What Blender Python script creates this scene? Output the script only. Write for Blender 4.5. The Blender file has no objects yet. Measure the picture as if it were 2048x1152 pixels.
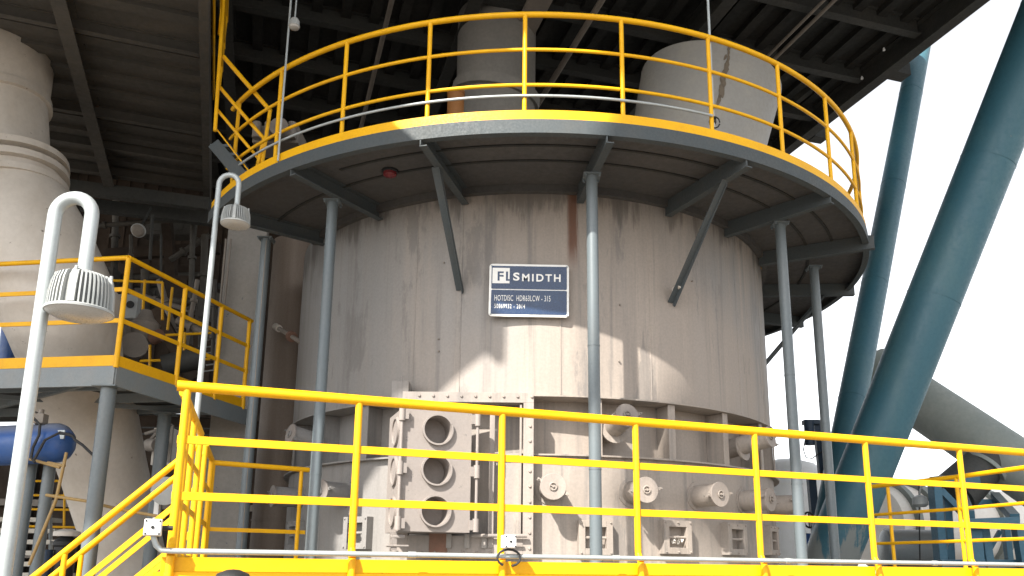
import bpy, bmesh, math, random
from mathutils import Vector, Matrix
random.seed(7)
R = math.radians
sc = bpy.context.scene
COL = sc.collection

# ------------------------------------------------------------------ camera
F, PITCH, ROLL = 1635.7, 0.2213, 0.0108          # focal length in photo pixels, solved from the photo
CAM = Vector((-0.255, -11.103, 0.03))
_f = Vector((0, math.cos(PITCH), math.sin(PITCH))); _r = Vector((1, 0, 0)); _u = _r.cross(_f)
AX = _r * math.cos(ROLL) + _u * math.sin(ROLL)
AU = -_r * math.sin(ROLL) + _u * math.cos(ROLL)
cam = bpy.data.cameras.new('camera'); co = bpy.data.objects.new('camera', cam); COL.objects.link(co)
m = Matrix((AX, AU, -_f)).transposed().to_4x4(); m.translation = CAM
co.matrix_world = m
cam.sensor_width = 36; cam.lens = F / 2048 * 36; cam.shift_y = 192 / 2048
cam.clip_start = 0.05; cam.clip_end = 2000
sc.camera = co

# ------------------------------------------------------------------ light
SUN_AZ, SUN_EL = -31.0, 43.0                      # degrees left of the vessel front, degrees up
sdir = Vector((math.sin(R(SUN_AZ)) * math.cos(R(SUN_EL)), -math.cos(R(SUN_AZ)) * math.cos(R(SUN_EL)), math.sin(R(SUN_EL))))
w = bpy.data.worlds.new('World'); sc.world = w; w.use_nodes = True
nt = w.node_tree; nt.nodes.clear()
sky = nt.nodes.new('ShaderNodeTexSky'); sky.sky_type = 'NISHITA'; sky.sun_disc = False
sky.sun_elevation = R(SUN_EL); sky.sun_rotation = math.atan2(sdir.x, sdir.y)
sky.air_density = 1.0; sky.dust_density = 1.2; sky.ozone_density = 1.0; sky.altitude = 0
hs = nt.nodes.new('ShaderNodeHueSaturation'); hs.inputs['Saturation'].default_value = 0.15
bg = nt.nodes.new('ShaderNodeBackground'); bg.inputs['Strength'].default_value = 0.145
out = nt.nodes.new('ShaderNodeOutputWorld')
nt.links.new(sky.outputs[0], hs.inputs['Color']); nt.links.new(hs.outputs[0], bg.inputs[0]); nt.links.new(bg.outputs[0], out.inputs[0])
sl = bpy.data.lights.new('sun', 'SUN'); sl.energy = 4.6; sl.angle = R(0.9); sl.color = (1, .95, .87)
so = bpy.data.objects.new('sun', sl); COL.objects.link(so)
so.rotation_euler = sdir.to_track_quat('Z', 'Y').to_euler(); so.location = sdir * 60
sc.view_settings.view_transform = 'Standard'; sc.view_settings.look = 'None'
sc.view_settings.exposure = 1.38; sc.view_settings.gamma = 1

# ------------------------------------------------------------------ measuring helpers: photo point -> place in the yard
def ray(u, v): return AX * ((u - 1024) / F) - AU * ((v - 768) / F) + _f
def Yp(u, v, y):
    d = ray(u, v); return CAM + d * ((y - CAM.y) / d.y)
def Zp(u, v, z):
    d = ray(u, v); return CAM + d * ((z - CAM.z) / d.z)
def P(r, a, z): return Vector((r * math.sin(R(a)), -r * math.cos(R(a)), z))
TH = .341
GX = Vector((math.cos(TH), math.sin(TH), 0)); GY = Vector((-math.sin(TH), math.cos(TH), 0)); UP = Vector((0, 0, 1))

# ------------------------------------------------------------------ materials
MATS = {}
def nodes_of(name, rough=.5, metal=0.0):
    mt = bpy.data.materials.new(name); mt.use_nodes = True
    n = mt.node_tree; b = n.nodes['Principled BSDF']
    b.inputs['Roughness'].default_value = rough; b.inputs['Metallic'].default_value = metal
    return mt, n, b
def noise(n, vec, scale, detail=5, rough=.6, sx=(1, 1, 1)):
    mp = n.nodes.new('ShaderNodeMapping'); mp.inputs['Scale'].default_value = sx
    n.links.new(vec, mp.inputs['Vector'])
    t = n.nodes.new('ShaderNodeTexNoise'); t.inputs['Scale'].default_value = scale
    t.inputs['Detail'].default_value = detail; t.inputs['Roughness'].default_value = rough
    n.links.new(mp.outputs[0], t.inputs['Vector']); return t.outputs['Fac']
def ramp(n, fac, lo, hi, a=0.0, b=1.0):
    r = n.nodes.new('ShaderNodeMapRange'); r.inputs['From Min'].default_value = lo; r.inputs['From Max'].default_value = hi
    r.inputs['To Min'].default_value = a; r.inputs['To Max'].default_value = b; r.interpolation_type = 'SMOOTHSTEP'
    n.links.new(fac, r.inputs['Value']); return r.outputs[0]
def mix(n, fac, a, b, mode='MIX'):
    x = n.nodes.new('ShaderNodeMix'); x.data_type = 'RGBA'; x.blend_type = mode
    for i, s in ((0, fac), (6, a), (7, b)):
        if hasattr(s, 'links'): n.links.new(s, x.inputs[i])
        elif isinstance(s, (int, float)): x.inputs[i].default_value = s
        else: x.inputs[i].default_value = (*s, 1)
    return x.outputs[2]
def mul(n, a, b):
    x = n.nodes.new('ShaderNodeMath'); x.operation = 'MULTIPLY'
    for i, s in ((0, a), (1, b)):
        if hasattr(s, 'links'): n.links.new(s, x.inputs[i])
        else: x.inputs[i].default_value = s
    return x.outputs[0]
def paint(name, base, dust, amt=.5, rough=.45, metal=0.0, scale=3.0, streak=None, bump=.15, chip=None, chip_at=.7, coat=0):
    mt, n, b = nodes_of(name, rough, metal)
    g = n.nodes.new('ShaderNodeNewGeometry'); p = g.outputs['Position']
    sx = streak or (1, 1, 1)
    big = ramp(n, noise(n, p, scale, 6, .65, sx), .38, .72, 0, amt)
    c = mix(n, big, base, dust)
    fine = noise(n, p, scale * 12, 4, .7)
    c = mix(n, ramp(n, fine, .25, .75, 0, .22), c, tuple(x * .62 for x in base))
    if chip:
        ch = ramp(n, noise(n, p, scale * 4, 8, .75), chip_at, chip_at + .05)
        c = mix(n, ch, c, chip)
    n.links.new(c, b.inputs['Base Color'])
    n.links.new(ramp(n, fine, .2, .8, max(.05, rough - .12), min(1, rough + .2)), b.inputs['Roughness'])
    if bump:
        bp = n.nodes.new('ShaderNodeBump'); bp.inputs['Strength'].default_value = bump; bp.inputs['Distance'].default_value = .01
        n.links.new(noise(n, p, scale * 5, 5, .6), bp.inputs['Height']); n.links.new(bp.outputs[0], b.inputs['Normal'])
    MATS[name] = mt; return mt
def vessel_mat(name, base, dust, dark, top=False):
    mt, n, b = nodes_of(name, .62)
    g = n.nodes.new('ShaderNodeNewGeometry'); p = g.outputs['Position']
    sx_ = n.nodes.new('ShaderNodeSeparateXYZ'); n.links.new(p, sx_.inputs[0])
    side = ramp(n, sx_.outputs['X'], -2.3, -.3, .12, 1)                                      # patches and pale streaks grow stronger from left to right
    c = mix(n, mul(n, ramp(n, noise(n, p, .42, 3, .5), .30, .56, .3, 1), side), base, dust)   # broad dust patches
    st = noise(n, p, 3.6, 6, .66, (1, 1, .045))
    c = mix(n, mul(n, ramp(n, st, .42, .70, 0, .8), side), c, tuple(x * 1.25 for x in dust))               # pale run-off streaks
    st2 = noise(n, p, 7, 5, .66, (1, 1, .04))
    c = mix(n, ramp(n, st2, .50, .72, 0, .62), c, dark)                                       # dirty streaks
    st3 = noise(n, p, 1.7, 8, .72, (1, 1, .22))
    c = mix(n, ramp(n, st3, .55, .61, 0, .5), c, dark)                                       # grey blotches
    ru = noise(n, p, 6, 7, .75, (1, 1, .08))
    c = mix(n, mul(n, ramp(n, ru, .67, .74), .5), c, (.19, .085, .045))                      # rust runs
    if top:
        sp = n.nodes.new('ShaderNodeSeparateXYZ'); n.links.new(p, sp.inputs[0])
        def add(a_, b_):
            x = n.nodes.new('ShaderNodeMath'); x.operation = 'ADD'
            for i, q in ((0, a_), (1, b_)):
                if hasattr(q, 'links'): n.links.new(q, x.inputs[i])
                else: x.inputs[i].default_value = q
            return x.outputs[0]
        dr = add(noise(n, p, 3.2, 6, .7, (1, 1, .12)), ramp(n, sp.outputs['Z'], 3.1, 3.92, -.16, .16))
        c = mix(n, ramp(n, dr, .58, .70, 0, .62), c, (.075, .066, .058))                     # dark drips from the walkway joint
        ln = mul(n, mul(n, ramp(n, sp.outputs['X'], .27, .34), ramp(n, sp.outputs['X'], .46, .39)), mul(n, ramp(n, sp.outputs['Z'], 2.95, 3.35), ramp(n, sp.outputs['Y'], -2.0, -2.6)))
        c = mix(n, mul(n, ln, ramp(n, noise(n, p, 11, 6, .7, (1, 1, .05)), .40, .58)), c, (.13, .06, .035))   # rusty run above the nameplate
    spk = noise(n, p, 42, 3, .6)
    c = mix(n, ramp(n, spk, .3, .7, 0, .14), c, tuple(x * .55 for x in dark))
    n.links.new(c, b.inputs['Base Color'])
    n.links.new(ramp(n, st, .3, .7, .5, .8), b.inputs['Roughness'])
    bp = n.nodes.new('ShaderNodeBump'); bp.inputs['Strength'].default_value = .35; bp.inputs['Distance'].default_value = .03
    n.links.new(noise(n, p, 2.2, 5, .55, (1, 1, .5)), bp.inputs['Height']); n.links.new(bp.outputs[0], b.inputs['Normal'])
    MATS[name] = mt; return mt

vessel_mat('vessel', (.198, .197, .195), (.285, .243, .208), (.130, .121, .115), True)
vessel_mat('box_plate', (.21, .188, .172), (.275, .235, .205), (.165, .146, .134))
paint('box_door', (.245, .215, .197), (.29, .25, .22), .5, .65, scale=3, bump=.1, chip=(.16, .143, .133), chip_at=.60)
paint('yellow', (.80, .42, .002), (.66, .32, .008), .55, .45, scale=5, bump=.1, chip=(.20, .10, .04), chip_at=.715)
paint('steel', (.11, .134, .146), (.155, .16, .155), .5, .38, scale=3, streak=(1, 1, .2), bump=.08)
paint('ring_steel', (.062, .073, .078), (.085, .085, .08), .5, .62, scale=4, bump=.08)
paint('tan', (.34, .22, .075), (.26, .18, .09), .5, .55, scale=6)
paint('fascia', (.17, .195, .205), (.22, .21, .195), .5, .42, scale=4, bump=.08)
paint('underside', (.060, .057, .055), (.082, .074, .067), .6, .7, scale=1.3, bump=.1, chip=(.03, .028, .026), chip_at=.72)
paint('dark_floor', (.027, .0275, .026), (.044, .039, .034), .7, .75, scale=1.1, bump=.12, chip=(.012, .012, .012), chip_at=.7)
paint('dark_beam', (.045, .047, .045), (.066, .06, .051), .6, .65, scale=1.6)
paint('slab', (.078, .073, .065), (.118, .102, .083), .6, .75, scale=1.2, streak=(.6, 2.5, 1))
paint('brown_wall', (.034, .025, .019), (.072, .048, .032), .7, .8, scale=.7, bump=.1)
paint('brown_shell', (.17, .13, .10), (.25, .20, .16), .6, .65, scale=4, streak=(1, 1, .08), chip=(.05, .04, .035), chip_at=.68)
paint('grey_duct', (.24, .225, .205), (.32, .29, .25), .6, .7, scale=2.2, streak=(1, 1, .2), chip=(.05, .06, .085), chip_at=.63)
paint('cream', (.60, .55, .49), (.44, .385, .32), .75, .65, scale=1.5, streak=(1, 1, .45), bump=.2, chip=(.15, .12, .095), chip_at=.635)
paint('stain', (.19, .155, .115), (.13, .10, .075), .6, .85, scale=9, bump=.2)
paint('pipe_grey', (.20, .19, .175), (.27, .25, .22), .6, .6, scale=1.6, chip=(.1, .08, .06), chip_at=.7)
paint('hopper', (.33, .32, .30), (.40, .37, .32), .6, .6, scale=1.6, chip=(.13, .09, .06), chip_at=.69)
paint('galvanised', (.40, .43, .43), (.32, .34, .34), .5, .42, .35, scale=8, bump=.05)
paint('white_paint', (.80, .80, .79), (.68, .67, .63), .4, .35, scale=6, bump=.05)
paint('lamp_dark', (.20, .207, .203), (.2, .19, .17), .5, .6, scale=14, bump=.05)
paint('lamp_grey', (.33, .345, .34), (.43, .42, .385), .5, .5, scale=14, bump=.05)
paint('lens', (.42, .40, .37), (.34, .32, .29), .5, .28, scale=9, bump=0)
paint('teal', (.032, .112, .152), (.065, .145, .163), .65, .45, scale=1.6, streak=(1, 1, .4), bump=.12, chip=(.12, .125, .115), chip_at=.67)
paint('teal_frame', (.03, .105, .16), (.05, .12, .165), .5, .5, scale=2)
paint('navy', (.012, .03, .06), (.03, .05, .07), .5, .5, scale=4)
paint('tank_blue', (.012, .075, .28), (.10, .15, .25), .45, .35, scale=3, bump=.08)
paint('grey_green', (.20, .225, .21), (.28, .29, .26), .6, .55, scale=1.2, bump=.1)
paint('offwhite', (.82, .78, .72), (.7, .6, .5), .5, .6, scale=1.4, bump=.1, chip=(.22, .14, .09), chip_at=.72)
paint('black', (.012, .012, .013), (.03, .028, .026), .4, .6, scale=10, bump=0)
paint('rust', (.19, .10, .07), (.12, .075, .055), .7, .85, scale=7, bump=.3)
paint('orange_pipe', (.36, .15, .04), (.36, .17, .07), .5, .55, scale=5)
paint('clutter', (.20, .175, .15), (.28, .24, .20), .6, .7, scale=5, bump=.2)
paint('concrete', (.15, .14, .128), (.20, .18, .16), .6, .9, scale=.5, bump=.3)
paint('chequer', (.17, .17, .16), (.24, .22, .19), .6, .6, scale=2, bump=.2)
paint('sign_blue', (.012, .032, .085), (.02, .05, .11), .5, .22, scale=2.2, bump=0)
paint('sign_white', (.80, .79, .76), (.66, .62, .56), .4, .35, scale=9, bump=0)
paint('red_glass', (.15, .016, .02), (.12, .02, .02), .5, .3, scale=9, bump=0)
paint('light_floor', (.46, .43, .37), (.36, .32, .27), .5, .8, scale=2, bump=.1)

for k_ in ('yellow', 'ring_steel', 'dark_floor', 'dark_beam', 'slab', 'brown_wall'): MATS[k_].node_tree.nodes['Principled BSDF'].inputs['Specular IOR Level'].default_value = .3
def low_dust(name, col, z0, z1):                                    # dust caked on the foot of the teal tubes, thinning out in drips
    n = MATS[name].node_tree; b = n.nodes['Principled BSDF']; src = b.inputs['Base Color'].links[0].from_socket
    g = n.nodes.new('ShaderNodeNewGeometry'); sp = n.nodes.new('ShaderNodeSeparateXYZ'); n.links.new(g.outputs['Position'], sp.inputs[0])
    nz = noise(n, g.outputs['Position'], 5, 6, .7, (1, 1, .12))
    h = ramp(n, sp.outputs['Z'], z0, z1, .34, -.25); ad = n.nodes.new('ShaderNodeMath'); ad.operation = 'ADD'; n.links.new(nz, ad.inputs[0]); n.links.new(h, ad.inputs[1])
    n.links.new(mix(n, ramp(n, ad.outputs[0], .62, .72, 0, .75), src, col), b.inputs['Base Color'])
def top_dust(name, col, amt):
    n = MATS[name].node_tree; b = n.nodes['Principled BSDF']; src = b.inputs['Base Color'].links[0].from_socket
    g = n.nodes.new('ShaderNodeNewGeometry'); sp = n.nodes.new('ShaderNodeSeparateXYZ'); n.links.new(g.outputs['Normal'], sp.inputs[0])
    n.links.new(mix(n, ramp(n, sp.outputs['Z'], .25, .8, 0, amt), src, col), b.inputs['Base Color'])
top_dust('tank_blue', (.24, .25, .27), .7)
for k_ in ('steel', 'fascia', 'ring_steel', 'teal_frame', 'navy'): top_dust(k_, (.26, .245, .22), .55)
low_dust('teal', (.24, .235, .21), -.3, 2.2)

# ------------------------------------------------------------------ mesh builder
ORG = {}
class MB:
    def __init__(s): s.v = []; s.f = []
    def add(s, vs, fs):
        o = len(s.v); s.v += [Vector(x) for x in vs]; s.f += [tuple(i + o for i in f) for f in fs]; return s
    def box(s, c, size, ax=None):
        c = Vector(c); x, y, z = ax or (Vector((1, 0, 0)), Vector((0, 1, 0)), UP)
        a, b, d = size[0] / 2, size[1] / 2, size[2] / 2
        vs = [c + x * i * a + y * j * b + z * k * d for k in (-1, 1) for j in (-1, 1) for i in (-1, 1)]
        return s.add(vs, [(0, 2, 3, 1), (4, 5, 7, 6), (0, 1, 5, 4), (2, 6, 7, 3), (0, 4, 6, 2), (1, 3, 7, 5)])
    def bar(s, p, q, w_, h, up=UP):                       # rectangular bar; h along up, w across
        p, q = Vector(p), Vector(q); d = q - p; L = d.length; d /= L
        x = d.cross(up)
        if x.length < 1e-4: x = d.cross(Vector((1, 0, 0)))
        x.normalize(); z = x.cross(d)
        return s.box((p + q) / 2, (w_, L, h), (x, d, z))
    def frame_of(s, d):
        x = d.cross(UP)
        if x.length < 1e-4: x = Vector((1, 0, 0))
        x.normalize(); return x, x.cross(d)
    def tube(s, p, q, r, n=14, r1=None, caps=True):
        p, q = Vector(p), Vector(q); r1 = r if r1 is None else r1
        d = (q - p).normalized(); x, z = s.frame_of(d)
        a = [p + (x * math.cos(2 * math.pi * i / n) + z * math.sin(2 * math.pi * i / n)) * r for i in range(n)]
        b = [q + (x * math.cos(2 * math.pi * i / n) + z * math.sin(2 * math.pi * i / n)) * r1 for i in range(n)]
        fs = [(i, (i + 1) % n, n + (i + 1) % n, n + i) for i in range(n)]
        if caps: fs += [tuple(range(n))[::-1], tuple(range(n, 2 * n))]
        return s.add(a + b, fs)
    def path(s, pts, r, n=10, caps=True, radii=None):
        pts = [Vector(p) for p in pts]; rings = []; k = len(pts); x = None
        for i, p in enumerate(pts):
            d = (pts[min(i + 1, k - 1)] - pts[max(i - 1, 0)]).normalized()
            if x is None: x, z = s.frame_of(d)
            else:
                x = (x - d * x.dot(d)).normalized(); z = x.cross(d)
            rr = radii[i] if radii else r
            rings.append([p + (x * math.cos(2 * math.pi * j / n) + z * math.sin(2 * math.pi * j / n)) * rr for j in range(n)])
        vs = [q for rg in rings for q in rg]
        fs = [(i * n + j, i * n + (j + 1) % n, (i + 1) * n + (j + 1) % n, (i + 1) * n + j) for i in range(k - 1) for j in range(n)]
        if caps: fs += [tuple(range(n))[::-1], tuple(range((k - 1) * n, k * n))]
        return s.add(vs, fs)
    def lathe(s, o, prof, n=48, axis=UP, caps=True):       # prof: (radius, distance along axis)
        o = Vector(o); axis = Vector(axis).normalized(); x, z = s.frame_of(axis); k = len(prof)
        vs = [o + axis * h + (x * math.cos(2 * math.pi * j / n) + z * math.sin(2 * math.pi * j / n)) * r for r, h in prof for j in range(n)]
        fs = [(i * n + j, i * n + (j + 1) % n, (i + 1) * n + (j + 1) % n, (i + 1) * n + j) for i in range(k - 1) for j in range(n)]
        if caps: fs += [tuple(range(n))[::-1], tuple(range((k - 1) * n, k * n))]
        return s.add(vs, fs)
    def sector(s, r0, r1, z0, z1, a0, a1, n=60):           # solid part of a ring round the vessel axis
        vs = []
        for i in range(n + 1):
            a = a0 + (a1 - a0) * i / n
            vs += [P(r0, a, z0), P(r1, a, z0), P(r1, a, z1), P(r0, a, z1)]
        fs = [(4 * i + j, 4 * i + (j + 1) % 4, 4 * i + 4 + (j + 1) % 4, 4 * i + 4 + j) for i in range(n) for j in range(4)]
        return s.add(vs, fs + [(3, 2, 1, 0), (4 * n, 4 * n + 1, 4 * n + 2, 4 * n + 3)])
    def prism(s, pts, ext):
        pts = [Vector(p) for p in pts]; n = len(pts); ext = Vector(ext)
        return s.add(pts + [p + ext for p in pts], [tuple(range(n))[::-1], tuple(range(n, 2 * n))] + [(i, (i + 1) % n, n + (i + 1) % n, n + i) for i in range(n)])
    def ibeam(s, p, q, h, w_, t=.012):                     # steel I section lying level, top flange at p.z
        p, q = Vector(p), Vector(q)
        s.bar(p - UP * t / 2, q - UP * t / 2, w_, t); s.bar(p - UP * (h - t / 2), q - UP * (h - t / 2), w_, t)
        return s.bar(p - UP * h / 2, q - UP * h / 2, t * .8, h - 2 * t)
    def build(s, name, mat, parent=None, bevel=0, ang=32, base=False):
        me = bpy.data.meshes.new(name)
        xs = [p.x for p in s.v]; ys = [p.y for p in s.v]; zs = [p.z for p in s.v]
        o = Vector(((min(xs) + max(xs)) / 2, (min(ys) + max(ys)) / 2, min(zs)))
        me.from_pydata([p - o for p in s.v], [], s.f)
        bm = bmesh.new(); bm.from_mesh(me); bmesh.ops.recalc_face_normals(bm, faces=bm.faces[:]); bm.to_mesh(me); bm.free()
        me.polygons.foreach_set('use_smooth', [True] * len(me.polygons)); me.set_sharp_from_angle(angle=R(ang))
        me.materials.append(MATS[mat])
        ob = bpy.data.objects.new(name, me); COL.objects.link(ob)
        if parent: ob.parent = parent; ob.location = o - ORG[parent]
        else: ob.location = o
        ORG[ob] = o
        if bevel:
            b = ob.modifiers.new('bevel', 'BEVEL'); b.width = bevel; b.segments = 2; b.limit_method = 'ANGLE'; b.angle_limit = R(40); b.harden_normals = True
        return ob
def tag(o, label, cat, group=None):
    o['label'] = label; o['category'] = cat; o['kind'] = 'thing'
    if group: o['group'] = group
    return o
def thing(name, label, cat, loc, group=None):
    o = bpy.data.objects.new(name, None); COL.objects.link(o); o.location = loc; o.empty_display_size = .2; ORG[o] = Vector(loc)
    return tag(o, label, cat, group)
def structure(o): o['kind'] = 'structure'; return o
def copy_tree(o, delta, parent=None):
    c = o.copy(); COL.objects.link(c)
    if parent: c.parent = parent
    else: c.location = o.location + Vector(delta)
    ORG[c] = ORG[o] + Vector(delta)
    for ch in list(o.children): copy_tree(ch, delta, c)
    return c
def rivet(mb, c, nrm, r=.016, h=.014): mb.tube(Vector(c), Vector(c) + Vector(nrm).normalized() * h, r, 8, r * .75)

# ================================================================== setting
GZ = -1.65
structure(MB().add([(-400, -400, GZ), (400, -400, GZ), (400, 400, GZ), (-400, 400, GZ)], [(0, 1, 2, 3)]).build('ground', 'concrete'))

# ================================================================== main platform the vessel stands on
A0 = Zp(365, 772, 1.1); A1 = Zp(2048, 905, 1.1)
RD = Vector((A1.x - A0.x, A1.y - A0.y, 0)).normalized()             # direction of the front edge
RN = Vector((-RD.y, RD.x, 0))                                       # away from the camera
A0.z = 0
FEND = A0 + RD * 12.0
S0 = Vector((A0.x, A0.y, 0)); B = CAM + (Zp(423, 925, 1.05) - CAM); B.z = 0
pl = thing('steel_platform', 'raised steel plate floor with yellow edge under the big grey vessel', 'platform', A0 + Vector((0, 0, GZ)))
back = B + Vector((-.2, 9, 0))
MB().prism([A0 + RN * .03 + UP * -.012, FEND + RN * .03 + UP * -.012, FEND + RN * 13 + UP * -.012, back + UP * -.012, B + UP * -.012], (0, 0, .012)).build('floor_plate', 'chequer', pl)
e = MB(); e.bar(A0 - UP * .07, FEND - UP * .07, .05, .115); e.bar(A0 - RN * .045 - UP * .115, FEND - RN * .045 - UP * .115, .09, .022)
e.build('edge_channel', 'yellow', pl, .004)
MB().bar(A0 + UP * -.2 + RN * .05, FEND + UP * -.2 + RN * .05, .12, .16).build('edge_beam', 'fascia', pl)
MB().bar(A0 + UP * -.09 + RN * .06 - RD * .03, B - UP * .09, .06, .15).build('side_channel', 'yellow', pl)
for k in (0.4, 4.2, 8, 11.6):
    MB().bar(A0 + RD * k + RN * .3 + UP * (GZ + .001), A0 + RD * k + RN * .3 - UP * .29, .16, .16, RD).build('leg', 'steel', pl)

# front guardrail
fr = thing('guardrail', 'long bright yellow guardrail along the front edge of the platform', 'guardrail', A0, 'yellow guardrails')
MB().tube(A0 - RD * .03 + UP * 1.1, FEND + UP * 1.1, .033, 18).build('handrail', 'yellow', fr)
for z in (.77, .43):
    MB().bar(A0 + UP * z, FEND + UP * z, .014, .05).build('mid_rail', 'yellow', fr, .003)
toe = MB()
cuts = [0]
postpx = [(373, 772), (719, 800), (1006, 822), (1266, 845), (1497, 865), (1712, 883), (1902, 897)]
ts = [max(.03, (Zp(u, v, 1.1) - A0).dot(RD)) for u, v in postpx]
ts += [ts[-1] + 1.1 * k for k in (1, 2, 3, 4)]
for t in ts:
    p = A0 + RD * t - RN * .036
    pm = MB().tube(p - UP * .11, p + UP * .08, .024, 14).tube(p + UP * .08, p + UP * .14 + RN * .036, .024, 14).tube(p + UP * .13 + RN * .036, p + RN * .036 + UP * 1.09, .024, 14)
    pm.build('post', 'yellow', fr)
for a, b in zip([-.02] + [t + .005 for t in ts[1:]], [t - .005 for t in ts[1:]] + [12]):
    toe.bar(A0 + RD * a + UP * .03, A0 + RD * b + UP * .03, .008, .085)
toe.build('toe_board', 'yellow', fr, .002)
# conduit along the front rail with two junction boxes
cd = MB(); c0 = A0 - RN * .10 - RD * .02 + UP * .105
cd.path([c0 + UP * .16 - RD * .055 , c0 + UP * .08 - RD * .05, c0 + UP * .03 - RD * .03, c0 + UP * .004, c0 + RD * .06] + [c0 + RD * t for t in (2, 4, 6, 8, 12)], .0165, 12)
for k in range(1, 8): cd.tube(c0 + RD * (k * 1.45), c0 + RD * (k * 1.45 + .05), .0205, 12)
tag(cd.build('conduit', 'galvanised'), 'pale conduit pipe running along the front yellow kick plate', 'conduit')
def jbox(name, c, s, label, axes):
    j = thing(name, label, 'junction box', c - UP * s / 2, 'white junction boxes')
    MB().box(c, (s, .07, s), axes).build('body', 'white_paint', j, .006)
    cov = MB().box(c - axes[1] * .041, (s * .92, .012, s * .92), axes).build('cover', 'white_paint', j, .004)
    k = MB().tube(c - axes[1] * .046, c - axes[1] * .052, s * .1, 10)
    for i in (-1, 1):
        for q in (-1, 1): k.tube(c + axes[0] * i * s * .38 + UP * q * s * .38 - axes[1] * .046, c + axes[0] * i * s * .38 + UP * q * s * .38 - axes[1] * .051, .006, 6)
    k.build('screw', 'black', cov)
    return j
ax = (RD, RN, UP)
j0 = jbox('junction_box', A0 + RD * (-.075) - RN * .12 + UP * .235, .095, 'white junction box on the left end post of the front rail', ax)
g = MB().tube(A0 + RD * (-.03) - RN * .09 + UP * .235, A0 - RN * .09 + RD * .03 + UP * .235, .014, 8); g.build('gland', 'black', j0)
j1p = A0 + RD * (ts[2] + .012) - RN * .12 + UP * .2
j1 = jbox('junction_box', j1p, .085, 'white junction box with looped black cable on the third post', ax)
lp = [j1p + RD * .07 * math.sin(a) * 1.15 - UP * (.05 + .055 - .055 * math.cos(a)) - RN * .012 for a in [x * .42 - 2.6 for x in range(14)]]
MB().path(lp, .008, 8).build('cable', 'black', j1)
# side rail, back rail
sd = thing('guardrail', 'yellow guardrail on the left side of the platform at the stair head', 'guardrail', A0 + (B - A0) * .5, 'yellow guardrails')
D = (B - A0); SL = D.length; D.normalize()
stair_a = (Vector(Zp(408, 868, 1.08)) - A0).dot(D) * 1.0; stair_b = stair_a + .66
SDZ = 1.08
MB().tube(A0 + D * .1 + UP * SDZ, A0 + D * stair_a + UP * SDZ, .027, 14).build('handrail', 'yellow', sd)
MB().tube(A0 + D * stair_b + UP * SDZ, B + UP * SDZ, .027, 14).build('handrail', 'yellow', sd)
for z in (.76, .42):
    for a, b in ((.1, stair_a), (stair_b, SL)):
        MB().bar(A0 + D * a + UP * z, A0 + D * b + UP * z, .014, .045).build('mid_rail', 'yellow', sd)
for t in (.55, stair_a - .75, stair_a, stair_b, SL - .03):
    MB().tube(A0 + D * t - UP * .02, A0 + D * t + UP * (SDZ - .01), .025, 12).build('post', 'yellow', sd)
MB().bar(A0 + D * .1 + UP * .05, A0 + D * stair_a + UP * .05, .008, .1).bar(A0 + D * stair_b + UP * .05, B + UP * .05, .008, .1).build('toe_board', 'yellow', sd)
E_ = Zp(618, 940, 1.05); E_.z = 0
br = thing('guardrail', 'short orange yellow guardrail left of the vessel behind the front rail', 'guardrail', B, 'yellow guardrails')
MB().tube(B + UP * 1.05, E_ + UP * 1.05, .027, 14).build('handrail', 'yellow', br)
for z in (.72, .38): MB().bar(B + UP * z, E_ + UP * z, .014, .04).build('mid_rail', 'yellow', br)
bd = (E_ - B)
for t in (.02, .92): MB().tube(B + bd * t, B + bd * t + UP * 1.04, .022, 12).build('post', 'yellow', br)

# stair going down to the left
na, nb = A0 + D * stair_a, A0 + D * stair_b
n1 = Yp(71, 1151, na.y); slope = (na + UP * 1.02 - n1); sdv = Vector((n1.x - na.x, 0, n1.z - (1.0)))
sdv = sdv / abs(sdv.x)                                            # per metre of run
RUN = (0 - GZ - .02) / -sdv.z
st = thing('steel_stair', 'yellow edged steel stair going down left from the platform', 'stair', na + Vector((-RUN, 0, GZ)))
for p in (na, nb):
    MB().bar(p - UP * .1, p + sdv * RUN - UP * .06, .012, .2).build('stringer', 'yellow', st)
k = 0
while True:
    k += 1; rx = k * .24
    if rx > RUN - .1: break
    q = na + sdv * rx; q2 = nb + sdv * rx
    MB().bar(q + D * .01, q2 - D * .01, .24, .03).build('tread', 'chequer', st)
def stair_rail(p, label, top0):
    h = thing('stair_handrail', label, 'handrail', p, 'yellow stair handrails')
    a = p + UP * top0; b = a + sdv * (RUN * 1.0)
    MB().tube(a, b, .027, 14).build('handrail', 'yellow', h)
    for dz in (.37, .72): MB().bar(a - UP * dz, b - UP * dz, .014, .045).build('mid_rail', 'yellow', h)
    for t in (.09, .54, .97):
        q = p + sdv * RUN * t
        MB().tube(q - UP * .1, q + UP * (top0 - .01), .021, 12).build('post', 'yellow', h)
stair_rail(na, 'nearer of the two sloping yellow handrails of the left stair', 1.0)
stair_rail(nb, 'farther of the two sloping yellow handrails of the left stair', 1.0)

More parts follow.
